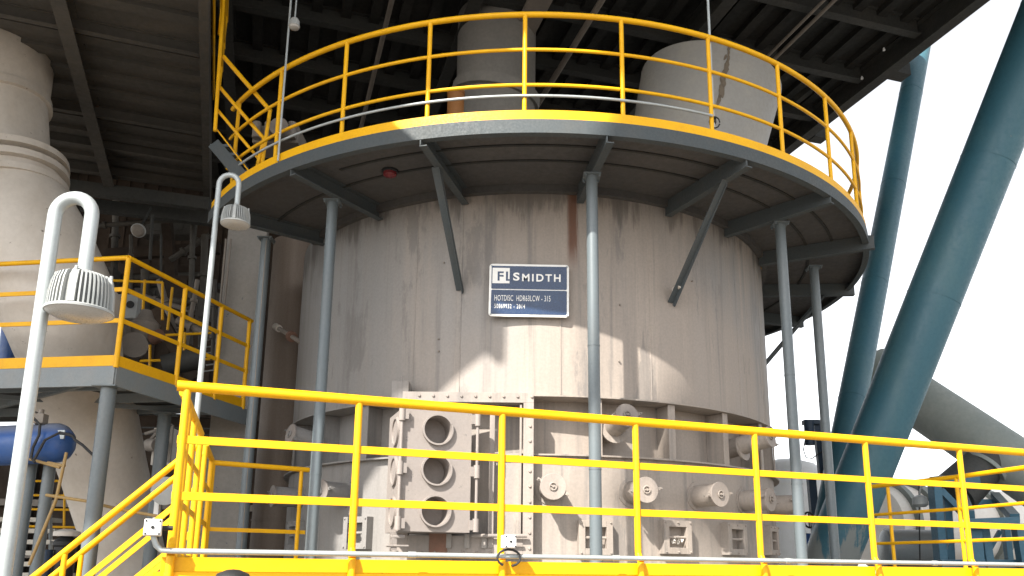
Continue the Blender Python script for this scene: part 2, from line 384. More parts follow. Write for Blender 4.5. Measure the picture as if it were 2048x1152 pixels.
# ================================================================== vessel
ZD = 3.98; RD_ = 4.44
ve = thing('process_vessel', 'huge round grey dusty steel vessel in the middle of the platform', 'vessel', (0, 0, 0))
sh = MB().lathe((0, 0, 0), [(3.15, 1.70), (3.15, 3.94)], 160, caps=False)
sh.lathe((0, 0, 0), [(3.12, 1.70), (3.12, 3.94)], 96, caps=False)
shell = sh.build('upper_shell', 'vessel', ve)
for a, z0, z1 in ((-49, 1.72, 3.9), (-24, 1.72, 3.85), (-14.5, 1.72, 3.9), (4.2, 1.72, 2.9), (22, 1.72, 3.9), (47, 1.72, 3.9), (61, 1.72, 3.9)):
    MB().tube(P(3.1475, a, z0), P(3.1475, a, z1), .008, 8).build('weld_seam', 'vessel', shell)
MB().sector(2.9, 3.215, 1.685, 1.70, -180, 180, 200).build('skirt_ring', 'vessel', ve)
MB().lathe((0, 0, 0), [(2.93, 1.1), (2.93, 1.69)], 120, caps=False).build('recess_wall', 'vessel', ve)
MB().sector(2.9, 3.215, 1.10, 1.116, -180, 180, 200).build('flange_ring', 'vessel', ve)
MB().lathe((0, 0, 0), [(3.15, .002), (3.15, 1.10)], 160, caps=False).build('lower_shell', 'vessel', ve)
for a in (-64, -49, -34.4, 10.9, 25.8, 40.0, 55.3, 70):
    x = P(1, a, 0); t = Vector((x.y, -x.x, 0))
    m_ = MB().box(P(3.045, a, 1.4005), (.23, .022, .565), (x, t, UP)); m_.box(P(3.172, a, 1.4005), (.018, .085, .565), (x, t, UP))
    m_.build('stiffener_rib', 'vessel', ve, .003)
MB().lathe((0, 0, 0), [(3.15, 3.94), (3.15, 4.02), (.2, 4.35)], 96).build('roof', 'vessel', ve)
# inspection nozzles with caps
def nozzle(a, z, r=.112, L=.30, tilt=0.0, r0=3.1, seed=0):
    rnd = random.Random(seed)
    d = (P(1, a, 0) + UP * tilt).normalized(); p = P(r0, a, z - tilt * L); q = p + d * (L + 3.15 - r0)
    o = MB().tube(p, q, r, 28).tube(P(3.14, a, z - tilt * L), P(3.14, a, z - tilt * L) + d * .02, r + .035, 28).build('inspection_nozzle', 'vessel', ve)
    cap = MB().tube(q + d * .001, q + d * .022, r + .012, 28).build('cap', 'box_plate', o, .003)
    t = Vector((-d.y, d.x, 0)).normalized(); u = t.cross(d)
    ang = rnd.uniform(-.3, .5); t2 = t * math.cos(ang) + u * math.sin(ang); u2 = u * math.cos(ang) - t * math.sin(ang)
    kk = MB().path([q + d * .03 + (t2 * math.cos(x) + u2 * math.sin(x)) * .035 for x in [i * math.pi / 5 for i in range(11)]], .007, 8)
    kk.bar(q + d * .03 - t2 * .035, q + d * .03 + t2 * .035, .01, .01, d); kk.tube(q + d * .02, q + d * .045, .012, 8)
    kk.build('handwheel', 'vessel', cap)
    for sg in (-1, 1):
        lg = MB().box(q + t2 * sg * (r + .028) - d * .005, (.05, .03, .035), (t2, u2, d)).tube(q + t2 * sg * (r + .045) - d * .05, q + t2 * sg * (r + .045) + d * .035, .008, 8)
        lg.build('clamp', 'vessel', o)
for i, (a, z) in enumerate(((-58, .79), (-39.6, .775), (2.3, .775), (17.3, .768), (31.7, .765), (45.9, .765), (60.5, .77))): nozzle(a, z, seed=i)
for i, (a, z) in enumerate(((-50.5, 1.40), (14.2, 1.437), (46.8, 1.40))): nozzle(a, z, r=.105, L=.32, tilt=.18, r0=2.95, seed=20 + i)
# poke hole boxes
def poke_box(a, z, w_=.335, h=.325):
    x = P(1, a, 0); t = Vector((-x.y, x.x, 0)) * 1.0
    t = Vector((math.cos(R(a)), math.sin(R(a)), 0))
    f = MB(); c = P(3.185, a, z); dp = .11
    bw = .062
    for sx_, w2, zc, h2 in ((-1, bw, 0, h), (1, bw, 0, h)): f.box(c + t * sx_ * (w_ - bw) / 2, (bw, dp, h), (t, x, UP))
    for sz in (-1, 1): f.box(c + UP * sz * (h - bw) / 2, (w_ - 2 * bw, dp - .003, bw), (t, x, UP))
    f.box(c - x * .048, (w_ - 2 * bw, .01, h - 2 * bw), (t, x, UP))
    for i in (-1, 0, 1):
        for k in (-1, 1): rivet(f, c + x * dp / 2 + t * i * (w_ / 2 - .022) + UP * k * (h / 2 - .02), x, .011, .012)
    o = f.build('poke_hole_box', 'vessel', ve, .003)
    MB().tube(c + x * .03 - t * (w_ / 2 - bw + .002), c + x * .03 + t * (w_ / 2 - bw + .002), .014, 10).build('cross_bar', 'vessel', o)
    return o
boxes = [poke_box(a, z) for a, z in ((-57, .36), (-34.6, .362), (10.0, .32), (25.6, .343), (40.8, .347), (57.2, .36))]
rb = MB(); rr = random.Random(3); c = P(3.18, 25.6, .30); t = Vector((math.cos(R(25.6)), math.sin(R(25.6)), 0)); x = P(1, 25.6, 0)
for i in range(16):
    p = c + t * rr.uniform(-.06, .06) + UP * rr.uniform(-.015, .05) + x * rr.uniform(0, .06); s_ = rr.uniform(.012, .024)
    vs = [p + Vector((rr.uniform(-1, 1), rr.uniform(-1, 1), rr.uniform(-1, 1))).normalized() * s_ for _ in range(6)]
    rb.add(vs, [(0, 1, 2), (0, 2, 3), (0, 3, 4), (1, 2, 5), (2, 3, 5), (3, 4, 5), (0, 1, 4), (1, 4, 5)])
rb = rb.build('rubble', 'offwhite'); tag(rb, 'small pale lumps of rubble lying in an open poke hole box', 'rubble'); rb['kind'] = 'stuff'
# bolted door frame on the front left
fy = -3.30
X0, X1 = -1.32, -.04
fz0, fz1 = .14, 1.70
fm = MB()
fm.box(((X0 + X1) / 2, fy + .06, fz1 - .05), (X1 - X0, .12, .10))
fm.box((X1 - .05, fy + .06, (fz0 + fz1 - .1) / 2), (.10, .12, fz1 - .1 - fz0))
fm.box((X0 + .05, fy + .06, (fz0 + fz1 - .1) / 2), (.10, .12, fz1 - .1 - fz0))
fm.box(((X0 + X1) / 2, fy + .06, fz0 + .09), (X1 - X0 - .2, .12, .18))
for i in range(9): rivet(fm, (X1 - .02 - i * .137, fy, fz1 - .04), (0, -1, 0))
for i in range(1, 11): rivet(fm, (X1 - .035, fy, fz1 - .04 - i * .145), (0, -1, 0))
for i in range(8): rivet(fm, (X1 - .14 - i * .13, fy, fz0 + .03), (0, -1, 0), .012)
frame = fm.build('door_frame', 'box_plate', ve, .003)
MB().box((X1 - .125, fy + .10, (fz0 + fz1) / 2 + .04), (.02, .16, fz1 - fz0 - .3)).box((X1 - .40, fy + .02, .86), (.05, .06, 1.3)).build('inner_jamb', 'box_plate', frame, .003)
MB().box((-.93, fy - .004, .25), (.17, .012, .21)).build('sill_plate', 'rust', frame)
MB().tube((-.62, fy - .05, .32), (-.10, fy - .05, .325), .018, 10).bar((-.30, fy - .04, .25), (-.14, fy - .04, .25), .02, .02).build('latch_bar', 'box_plate', frame)
for xx in (-.83, -.66, -.50): MB().box((xx, fy - .008, .27), (.05, .03, .13)).build('slot_lug', 'vessel', frame, .003)
# hinged box door with three ports, standing open
FL = Vector((-1.25, -3.75, 0)); W_, L_ = .66, .60
bz0 = Yp(803, 1062, -3.75).z; bz1 = Yp(815, 815, -3.75).z
door = thing('x', '', '', FL)                                     # replaced below by a part root
bpy.data.objects.remove(door)
def holed(mb, o, ux, uz, w2, h2, cz, r, th, nrm):                 # a plate cell with a round hole
    n = 32
    def rim(a):
        ca, sa = math.cos(a), math.sin(a); k = min(w2 / max(1e-6, abs(ca)), h2 / max(1e-6, abs(sa))); return ca * k, sa * k
    vs = []
    angs = sorted(set([2 * math.pi * i / n for i in range(n)] + [math.atan2(sb * h2, sa_ * w2) % (2 * math.pi) for sa_ in (-1, 1) for sb in (-1, 1)]))
    n = len(angs)
    for a in angs:
        x, z = rim(a)
        for dd in (0, th):
            vs.append(o + ux * x + uz * z - nrm * dd); vs.append(o + ux * math.cos(a) * r + uz * math.sin(a) * r - nrm * dd)
    fs = []
    for i in range(n):
        j = (i + 1) % n; a, b = 4 * i, 4 * j
        fs += [(a, b, b + 1, a + 1), (a + 2, a + 3, b + 3, b + 2), (a + 1, b + 1, b + 3, a + 3)]
    mb.add(vs, fs)
bh = bz1 - bz0; nrmF = -GY; nrmL = -GX
d_ = MB()
cell = bh / 3
for i in range(3):
    holed(d_, FL + GX * W_ / 2 + UP * (bz0 + cell * (i + .5)), GX, UP, W_ / 2, cell / 2, 0, .132, .018, nrmF)
# shell of the box behind the face
d_.box(FL + GX * .009 + GY * (L_ / 2 + .01) + UP * (bz0 + bh / 2), (.018, L_ - .02, bh), (GX, GY, UP))
d_.box(FL + GX * (W_ - .009) + GY * (L_ / 2 + .01) + UP * (bz0 + bh / 2), (.018, L_ - .02, bh), (GX, GY, UP))
for zz in (bz0 + .009, bz1 - .009): d_.box(FL + GX * W_ / 2 + GY * (L_ / 2 + .01) + UP * zz, (W_ - .04, L_ - .02, .018), (GX, GY, UP))
d_.box(FL + GX * W_ / 2 + GY * (L_ - .05) + UP * (bz0 + bh / 2), (W_ - .04, .018, bh - .04), (GX, GY, UP))
door = d_.build('door_box', 'box_door', ve, 0)
for i in range(3):
    c = FL + GX * W_ / 2 + UP * (bz0 + cell * (i + .5))
    o = MB().lathe(c - nrmF * .01, [(0, -.20), (.130, -.20), (.130, .045), (.146, .045), (.146, 0)], 40, nrmF, False).build('port_collar', 'box_door', door, 0)
    c = FL + GY * L_ * .42 + UP * (bz0 + cell * (i + .5))
    MB().lathe(c, [(.118, 0), (.138, 0), (.138, .022), (.118, .022), (.118, .004)], 40, nrmL, False).tube(c + nrmL * .002, c + nrmL * .008, .118, 32).build('port_collar', 'box_door', door, 0)
for p, nm in ((FL + GX * -.012 - GY * .035, 'hinge'), (FL + GX * (W_ + .055) - GY * .01, 'latch_rod')):
    hm = MB().tube(p + UP * (bz0 + .05), p + UP * (bz1 - .06), .014, 10)
    for t in (.06, .5, .94): hm.tube(p + UP * (bz0 + bh * t - .06), p + UP * (bz0 + bh * t + .06), .03, 14); hm.box(p + GX * (.03 if nm == 'hinge' else -.03) + UP * (bz0 + bh * t), (.06, .03, .09), (GX, GY, UP))
    hm.build(nm, 'box_door', door)
lt = MB().box(FL - GX * .03 + GY * .05 + UP * (bz0 - .09), (.05, .10, .17), (GX, GY, UP)).tube(FL - GX * .06 + GY * .02 + UP * (bz0 - .05), FL + GX * .06 + UP * (bz0 - .05), .02, 10)
lt.tube(FL - GX * .02 + UP * (bz0 - .17), FL - GX * .02 + UP * (bz0 - .22), .03, 10).tube(FL - GX * .10 + UP * (bz0 - .13), FL + GX * .10 + UP * (bz0 - .13), .012, 8); lt.build('bottom_latch', 'box_plate', door, .003)
lp = Yp(802, 783, -3.02); MB().box(Vector((lp.x, lp.y, lp.z)), (.17, .16, .19)).tube(lp + UP * .09, lp + UP * .16, .012, 8).build('lifting_lug', 'vessel', ve, .004)
# small clips and studs scattered on the shell
for u, v in ((1245, 606), (1243, 720), (868, 672), (868, 697), (1456, 534), (880, 518)):
    q = Yp(u, v, -3.1); a = math.degrees(math.atan2(q.x, -q.y)); q = P(3.15, a, q.z)
    MB().tube(q - P(.01, a, 0), q + P(.02, a, 0), .009, 8).build('stud', 'clutter', shell)

# nameplate
c4 = [Yp(u, v, -3.215) for u, v in ((980, 527), (1139, 530), (1137, 635), (976, 632))]
sc_ = sum(c4, Vector()) / 4; sw = (c4[1].x - c4[0].x + c4[2].x - c4[3].x) / 2; shh = (c4[0].z + c4[1].z - c4[2].z - c4[3].z) / 2
tl = R(0.4); sx = Vector((math.cos(tl), 0, -math.sin(tl))); sz = Vector((math.sin(tl), 0, math.cos(tl))); sy = Vector((0, 1, 0))
sg = thing('nameplate', 'navy blue nameplate with white lettering on the vessel front', 'sign', sc_ - sz * shh / 2)
def rrect(w_, h, r, n=6):
    o = []
    for cx, cz, a0 in ((w_ / 2 - r, h / 2 - r, 0), (-w_ / 2 + r, h / 2 - r, 90), (-w_ / 2 + r, -h / 2 + r, 180), (w_ / 2 - r, -h / 2 + r, 270)):
        for i in range(n + 1):
            a = R(a0 + 90 * i / n); o.append((cx + r * math.cos(a), cz + r * math.sin(a)))
    return o
MB().prism([sc_ + sx * x + sz * z for x, z in rrect(sw, shh, .035)], sy * .02).build('border', 'sign_white', sg, .003)
ph1, ph2 = shh * .475 , shh * .455
MB().prism([sc_ + sz * (shh / 2 - .022 - ph1 / 2 + .008) + sx * x + sz * z - sy * .004 for x, z in rrect(sw - .045, ph1 - .02, .012)], sy * .004).build('upper_panel', 'sign_blue', sg)
MB().prism([sc_ - sz * (shh / 2 - .022 - ph2 / 2 - .002) + sx * x + sz * z - sy * .004 for x, z in rrect(sw - .045, ph2, .012)], sy * .004).build('lower_panel', 'sign_blue', sg)
MB().box(sc_ - sx * (sw / 2 - .165 * sw / .815 + .045) + sz * shh * .27 - sy * .0045, (.175, .003, .165), (sx, sy, sz)).build('logo_square', 'sign_white', sg)
def lettering(txt, box, mat, off=0.0, sp=1.0, y=-.007):
    (u0, v0), (u1, v1) = box
    lo, hi = Yp(u0, v1, sc_.y), Yp(u1, v0, sc_.y)
    cu = bpy.data.curves.new('lettering', 'FONT'); cu.body = txt; cu.size = 1; cu.offset = off; cu.space_character = sp; cu.extrude = .01; cu.resolution_u = 6
    ob = bpy.data.objects.new('lettering', cu); COL.objects.link(ob)
    bpy.context.view_layer.update(); dg = bpy.context.evaluated_depsgraph_get(); me = bpy.data.meshes.new_from_object(ob.evaluated_get(dg))
    bpy.data.objects.remove(ob); bpy.data.curves.remove(cu)
    xs = [q.co.x for q in me.vertices]; ys = [q.co.y for q in me.vertices]; x0, x1, y0, y1 = min(xs), max(xs), min(ys), max(ys)
    for q in me.vertices:
        w0 = sc_ + sx * (lo.x - sc_.x + (q.co.x - x0) / (x1 - x0) * (hi.x - lo.x)) + sz * (lo.z - sc_.z + (q.co.y - y0) / (y1 - y0) * (hi.z - lo.z)) + sy * (y - q.co.z * .08)
        q.co = w0 - ORG[sg]
    me.materials.clear(); me.materials.append(MATS[mat])
    o = bpy.data.objects.new('lettering', me); COL.objects.link(o); o.parent = sg; ORG[o] = ORG[sg]
    return o
lettering('FL', ((995, 544), (1025, 562)), 'sign_blue', .018, 1.18)
lettering('S', ((1026, 546), (1039, 562)), 'sign_white', .03, y=-.0085)
lettering('MIDTH', ((1044, 549), (1121, 563)), 'sign_white', .024, 1.3)
lettering('HOTDISC  HDR63LCW - 315', ((989, 592), (1101, 602)), 'sign_white', -.002, 1.08)
lettering('50069932 - 2014', ((989, 609), (1050, 617)), 'sign_white', 0, 1.3)
scw = MB()
for i in (-1, 1):
    for k in (-1, 1): rivet(scw, sc_ + sx * i * (sw / 2 - .022) + sz * k * (shh / 2 - .022) - sy * .004, -sy, .009, .006)
scw.build('screw', 'galvanised', sg)

# ================================================================== ring platform round the vessel top
rp = thing('ring_platform', 'grey ring shaped steel walkway around the top of the vessel', 'platform', (0, 0, 3.8))
A_0, A_1 = -58, 150
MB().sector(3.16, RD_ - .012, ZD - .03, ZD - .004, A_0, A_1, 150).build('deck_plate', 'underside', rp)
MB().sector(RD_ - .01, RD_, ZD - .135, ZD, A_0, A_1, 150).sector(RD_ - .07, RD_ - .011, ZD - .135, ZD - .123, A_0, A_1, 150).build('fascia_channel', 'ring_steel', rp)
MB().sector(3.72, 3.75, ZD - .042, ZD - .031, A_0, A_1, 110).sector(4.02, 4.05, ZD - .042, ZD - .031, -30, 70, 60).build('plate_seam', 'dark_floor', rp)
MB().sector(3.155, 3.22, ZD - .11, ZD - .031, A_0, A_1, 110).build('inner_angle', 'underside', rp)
beamA = [-53.5, -33.7, -14.6, 7.5, 26.2, 43.4, 63.5, 86, 106, 128]
for a in beamA:
    x = P(1, a, 0); t = Vector((-x.y, x.x, 0)); r1 = RD_ + (.06 if a > 60 else -.005)
    b = MB()
    L = r1 - 3.165; c = (r1 + 3.165) / 2
    b.box(P(c, a, ZD - .115), (L, .012, .155), (x, t, UP)); b.box(P(c, a, ZD - .198) + t * .028, (L, .075, .012), (x, t, UP)); b.box(P(c, a, ZD - .0375) + t * .028, (L - .08, .075, .006), (x, t, UP))
    b.build('radial_beam', 'ring_steel', rp, .002)
for a, rr_, zl in ((-14.6, 4.02, 2.83), (26.2, 4.12, 2.80), (86, 4.1, 2.75)):
    p0, p1 = P(rr_, a, ZD - .2), P(3.155, a + (.6 if a > 0 else -.2), zl)
    x = P(1, a, 0); t = Vector((-x.y, x.x, 0))
    b = MB().bar(p0, p1, .075, .010, x).bar(p0 + t * .034 - x * .03 + UP * -.01, p1 + t * .034 - x * .0 + UP * -.03, .010, .06, x); o = b.build('brace', 'ring_steel', rp)
    if a == 26.2: MB().tube(P(3.2, a + .9, zl + .13), P(3.30, a + .9, zl + .15), .03, 12).build('bolt', 'cream', o)
# red fitting under the deck
q = Zp(780, 343, ZD - .04); rf = thing('warning_light', 'small red domed fitting under the ring walkway', 'light fitting', q - UP * .07)
MB().lathe(q + UP * .009, [(.085, 0), (.085, -.02), (.07, -.025)], 24).build('base', 'black', rf); MB().lathe(q - UP * .016, [(.07, 0), (.066, -.025), (.04, -.042), (.0, -.048)], 24, caps=False).build('lens', 'red_glass', rf)
# columns
colA = [(-56.5, 'leftmost grey round column under the ring walkway, beside the dark cylinder'), (-34.8, 'second grey round column from the left, before the lower left vessel wall'),
        (7.6, 'grey round column in front of the vessel just right of the nameplate'), (45.2, 'grey round column at the right edge of the vessel wall'),
        (69.0, 'rightmost slender grey column beside the teal tube')]
for a, lab in colA:
    r_ = .056 if a < 60 else .056
    b = P(3.79, a, 0); t = thing('support_column', lab, 'column', b, 'ring walkway columns')
    MB().tube(b + UP * .014, b + UP * (ZD - .216), r_, 24).build('shaft', 'steel', t)
    MB().box(b + UP * .007, (.2, .2, .012)).build('base_plate', 'steel', t)
    cp = MB().box(b + UP * (ZD - .21), (.17, .17, .012))
    for i in (-1, 1):
        for k in (-1, 1): cp.tube(b + Vector((i * .068, k * .068, ZD - .24)), b + Vector((i * .068, k * .068, ZD - .217)), .012, 6)
    cp.build('cap_plate', 'steel', t)
    MB().tube(b + UP * 2.05, b + UP * 2.062, r_ + .003, 24).tube(b + UP * .9, b + UP * .91, r_ + .003, 24).build('weld_ring', 'steel', t)
# ring guardrail
rg = thing('guardrail', 'curved yellow guardrail around the ring walkway above the vessel', 'guardrail', (0, -4.4, ZD), 'yellow guardrails')
RG = RD_ - .045; H = 1.105
def arc(r, z, a0, a1, n=90): return [P(r, a0 + (a1 - a0) * i / n, z) for i in range(n + 1)]
MB().path(arc(RG, ZD + H, -52, 132, 130), .027, 14).build('handrail', 'yellow', rg)
for z in (.735, .37): MB().path(arc(RG, ZD + z, -52, 132, 120), .017, 10).build('mid_rail', 'yellow', rg)
MB().sector(RD_ - .018, RD_ - .01, ZD + .002, ZD + .095, -57, 132, 150).build('toe_board', 'yellow', rg)
a = -50.0
for a in [-49.4, -37.8] + [-25.9 + 11.85 * i for i in range(14)]:
    p = P(RG + .0, a, 0)
    MB().tube(p + UP * (ZD + .001), p + UP * (ZD + H - .02), .021, 12).tube(p + UP * (ZD + H - .03), p + UP * (ZD + H), .021, 10, .026).build('post', 'yellow', rg)
rc = MB().path(arc(RD_ - .02, ZD + .245, -40, 21.4, 60), .013, 10); rc.path(arc(RD_ - .02, ZD + .245, -50, -40, 10), .013, 10)
tag(rc.build('conduit', 'galvanised'), 'thin grey conduit curved along the ring walkway guardrail', 'conduit')
q = P(RG - .03, 22.1, ZD)
vp = thing('conduit', 'thin upright galvanised conduit at the right of the ring guardrail', 'conduit', q)
MB().tube(q, q + UP * 4.1, .013, 10).build('pipe', 'galvanised', vp)
MB().box(q + UP * .24 - P(.01, 22, 0), (.05, .05, .06)).path([q + UP * .25 + Vector((.05 * math.cos(t), -.03, .06 * math.sin(t) - .05)) for t in [i * .6 for i in range(11)]], .007, 8).build('junction', 'black', vp)
q = Zp(556, 322, ZD)
vl = thing('lamp_pole', 'thin upright pole with a small hooded lamp at the left of the ring walkway', 'lamp', q)
lean = Vector((-.02, 0, 0))
MB().tube(q, q + UP * 3.6, .011, 10).build('pole', 'galvanised', vl)
hx = Yp(589, 48, q.y)
MB().path([q + UP * 3.55, q + UP * 3.62 + Vector((.03, 0, 0)), Vector((hx.x - .03, hx.y, q.z + 3.6)), Vector((hx.x, hx.y, q.z + 3.5)), hx + UP * .06], .009, 8).build('arm', 'galvanised', vl)
hd = MB().lathe(hx, [(.015, .075), (.035, .06), (.05, .035), (.053, -.02), (.058, -.022), (.058, -.03)], 20).build('head', 'lamp_grey', vl)
MB().lathe(hx, [(.054, -.031), (.047, -.05), (.024, -.062), (0, -.065)], 20, caps=False).build('lens', 'lens', hd)

# stair from the ring walkway up to the left
us = thing('upper_stair', 'short orange railed stair rising left from the ring walkway', 'stair', Yp(530, 330, -3))
yS = -3.05
for (u0, v0, u1, v1, r_) in ((447, 113, 541, 222, .024), (440, 175, 528, 277, .02), (433, 218, 518, 318, .017)):
    MB().tube(Yp(u0, v0, yS), Yp(u1, v1, yS), r_, 12).build('handrail' if r_ > .023 else 'mid_rail', 'yellow', us)
MB().tube(Yp(430, 254, yS), Yp(500, 345, yS), .008, 8).build('trim_rod', 'yellow', us)
for (u0, v0, u1, v1) in ((540, 222, 524, 330), (528, 277, 514, 335), (447, 0, 430, 262)):
    MB().tube(Yp(u0, v0, yS - .05), Yp(u1, v1, yS - .05), .02, 12).build('post', 'yellow', us)
for dy in (0, .75):
    MB().bar(Yp(428, 288, yS + .03) + Vector((-.0, dy, 0)), Yp(500, 372, yS + .03) + Vector((0, dy, 0)), .05, .13).build('stringer', 'ring_steel', us)
p0, p1 = Yp(430, 285, yS + .03), Yp(500, 372, yS + .03)
for i in range(5):
    q = p0 + (p1 - p0) * ((i + .5) / 5); MB().box(q + Vector((0, .39, .04)), (.22, .7, .03)).build('tread', 'steel', us)

# ================================================================== upper floor (ceiling) on the right and lower slab on the left
CZ = 8.7
E1 = Zp(1590, 300, CZ - .43); E2 = Zp(1980, 0, CZ - .43); E1.z = E2.z = CZ; ed = (E1 - E2).normalized(); en = Vector((-ed.y, ed.x, 0))   # en points left
if en.x > 0: en = -en
fl = thing('upper_floor', 'dark steel floor with beams seen from below at the top right', 'floor', E2 + en * 4)
fr0 = E2 - ed * 4.25
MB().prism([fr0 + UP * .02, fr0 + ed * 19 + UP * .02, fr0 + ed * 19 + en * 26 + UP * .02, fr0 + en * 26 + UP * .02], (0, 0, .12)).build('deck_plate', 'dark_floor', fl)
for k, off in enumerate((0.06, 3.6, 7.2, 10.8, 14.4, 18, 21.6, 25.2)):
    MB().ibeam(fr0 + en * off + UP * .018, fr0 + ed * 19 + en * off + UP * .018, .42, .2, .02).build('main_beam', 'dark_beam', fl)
q0 = Zp(1760, 24, CZ); t0 = (q0 - fr0).dot(ed); q1 = Zp(1660, 122, CZ); t1 = (q1 - fr0).dot(ed); step = max(1.1, abs(t1 - t0))
tt = t0 - step * int(t0 / step)
while tt < 19:
    if tt > .1:
        a_, b_ = fr0 + ed * tt + en * .2, fr0 + ed * tt + en * 26
        MB().ibeam(a_ + UP * .018, b_ + UP * .018, .30, .14, .016).build('cross_beam', 'dark_beam', fl)
    tt += step
for i in range(57):
    off = .45 + i * .45
    if abs((off - .06) % 3.54) < .2: continue
    MB().bar(fr0 + ed * .05 + en * off - UP * .035, fr0 + ed * 19 + en * off - UP * .035, .16, .10).build('joist', 'dark_floor', fl)
MB().bar(fr0 - en * .03 - UP * .05, fr0 + ed * 19 - en * .03 - UP * .05, .02, .30).build('edge_plate', 'dark_beam', fl)
for u, v in ((1785, 140), (1625, 268)):
    q = Zp(u, v, CZ - .2); MB().box(q - en * .12, (.3, .24, .22), (en, ed, UP)).build('edge_bracket', 'dark_beam', fl)
for off, r_ in ((2.1, .03), (2.25, .025), (5.4, .05), (8.4, .04)):
    MB().tube(fr0 + en * off + ed * 3.2 - UP * .36, fr0 + en * off + ed * 18.5 - UP * .36, r_, 10).build('service_pipe', 'clutter', fl)
MB().bar(fr0 + en * 6.3 + ed * 3 - UP * .40, fr0 + en * 6.3 + ed * 18 - UP * .40, .35, .05).build('cable_tray', 'clutter', fl)
for u, v in ((1768, 101), (1724, 158)):
    q = Zp(u, v, CZ - .32); MB().lathe(q, [(.022, 0), (.022, .02), (.012, .05)], 12).build('lamp_fitting', 'white_paint', fl)
# diagonal bracing members under the floor near the hopper
for (u0, v0, u1, v1, y0, y1) in ((1690, 120, 1590, 200, 2.0, 2.6), (1575, 115, 1605, 190, 2.3, 2.6)):
    tag(MB().bar(Yp(u0, v0, y0), Yp(u1, v1, y1), .12, .16).build('brace_beam', 'dark_beam'), 'dark diagonal brace right of the pale hopper, ' + ('long and level' if u0 == 1690 else 'short and steep'), 'brace')
# added unseen slab overhead, outline cut to cast shade on tubes, rail and vessel
T0 = Vector((-5.6, -13.65, 12.0)); T1 = Vector((-3.3, -11.3, 12.0))
ts_ = thing('shade_slab', 'dark slab added high overhead, out of view, to cast shade', 'floor', T0 + GX * 8 + GY * 5)
MB().prism([T0, T0 + GX * 20.1, T0 + GX * 20.1 + GY * 16, T0 + GX * 12.4 + GY * 16, T0 + GX * 12.4 + GY * 7.5, T0 + GX * 4 + GY * 7.5, T1], (0, 0, .3)).build('deck_plate', 'dark_floor', ts_)
for k in range(1, 5): MB().ibeam(T0 + GX * (k * 3.2 + .1) + GY * .1 - UP * .002, T0 + GX * (k * 3.2 + .1) + GY * 7.4 - UP * .002, .45, .2, .02).build('main_beam', 'dark_beam', ts_)
# left slab
SZ = 6.0
C1 = Vector((-2.42, -6.62, SZ)); L1 = Zp(425, 400, SZ)
gy2 = (Vector((-5.313, 1.619, 0)) - Vector((-3.545, -3.362, 0))).normalized(); gx2 = Vector((-gy2.y, gy2.x, 0))
Ls = (L1 - C1).dot(gy2)
sb = thing('overhead_slab', 'dark ribbed underside of a raised floor at the upper left', 'floor', C1 + gy2 * 4 + gx2 * 3)
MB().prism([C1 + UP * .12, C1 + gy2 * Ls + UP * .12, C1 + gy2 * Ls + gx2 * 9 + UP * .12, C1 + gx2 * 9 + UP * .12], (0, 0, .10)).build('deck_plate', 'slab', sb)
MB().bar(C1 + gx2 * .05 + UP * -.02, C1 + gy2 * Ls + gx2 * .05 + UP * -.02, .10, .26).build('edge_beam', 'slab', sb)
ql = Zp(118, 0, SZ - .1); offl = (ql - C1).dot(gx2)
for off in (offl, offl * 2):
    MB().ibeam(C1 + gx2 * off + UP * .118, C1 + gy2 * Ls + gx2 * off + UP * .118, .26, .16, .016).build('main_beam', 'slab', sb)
ribs = [((z - C1).dot(gy2)) for z in (Zp(140, 62, SZ - .05), Zp(190, 235, SZ - .05), Zp(207, 300, SZ - .05), Zp(213, 352, SZ - .05))] + [.1, 1.2, 2.2]
for t in ribs:
    MB().ibeam(C1 + gy2 * t + gx2 * .12 + UP * .118, C1 + gy2 * t + gx2 * 8.9 + UP * .118, .15, .08, .01).build('cross_rib', 'slab', sb)
t = .4
while t < Ls:
    if min(abs(t - r_) for r_ in ribs) > .14: MB().bar(C1 + gy2 * t + gx2 * .12 + UP * .09, C1 + gy2 * t + gx2 * 8.9 + UP * .09, .17, .058).build('corrugation', 'slab', sb)
    t += .40
# guardrail on that slab edge, seen nearly end on
sr = thing('guardrail', 'orange guardrail seen end on along the edge of the dark overhead slab', 'guardrail', C1 + gy2 * 5 - gx2 * .06, 'yellow guardrails')
for dz in (.45, .8, 1.2): MB().tube(C1 - gx2 * .10 + UP * dz + gy2 * .5, C1 - gx2 * .10 + gy2 * (Ls - 3.2) + UP * dz, .026, 12).build('rail', 'yellow', sr)
MB().bar(C1 - gx2 * .03 + UP * .2 + gy2 * .5, C1 - gx2 * .03 + gy2 * (Ls - 3.0) + UP * .2, .015, .16).build('toe_board', 'yellow', sr)
for k in range(5): MB().tube(C1 - gx2 * .10 + gy2 * (.6 + 1.2 * k) + UP * .1, C1 - gx2 * .10 + gy2 * (.6 + 1.2 * k) + UP * 1.2, .022, 10).build('post', 'yellow', sr)

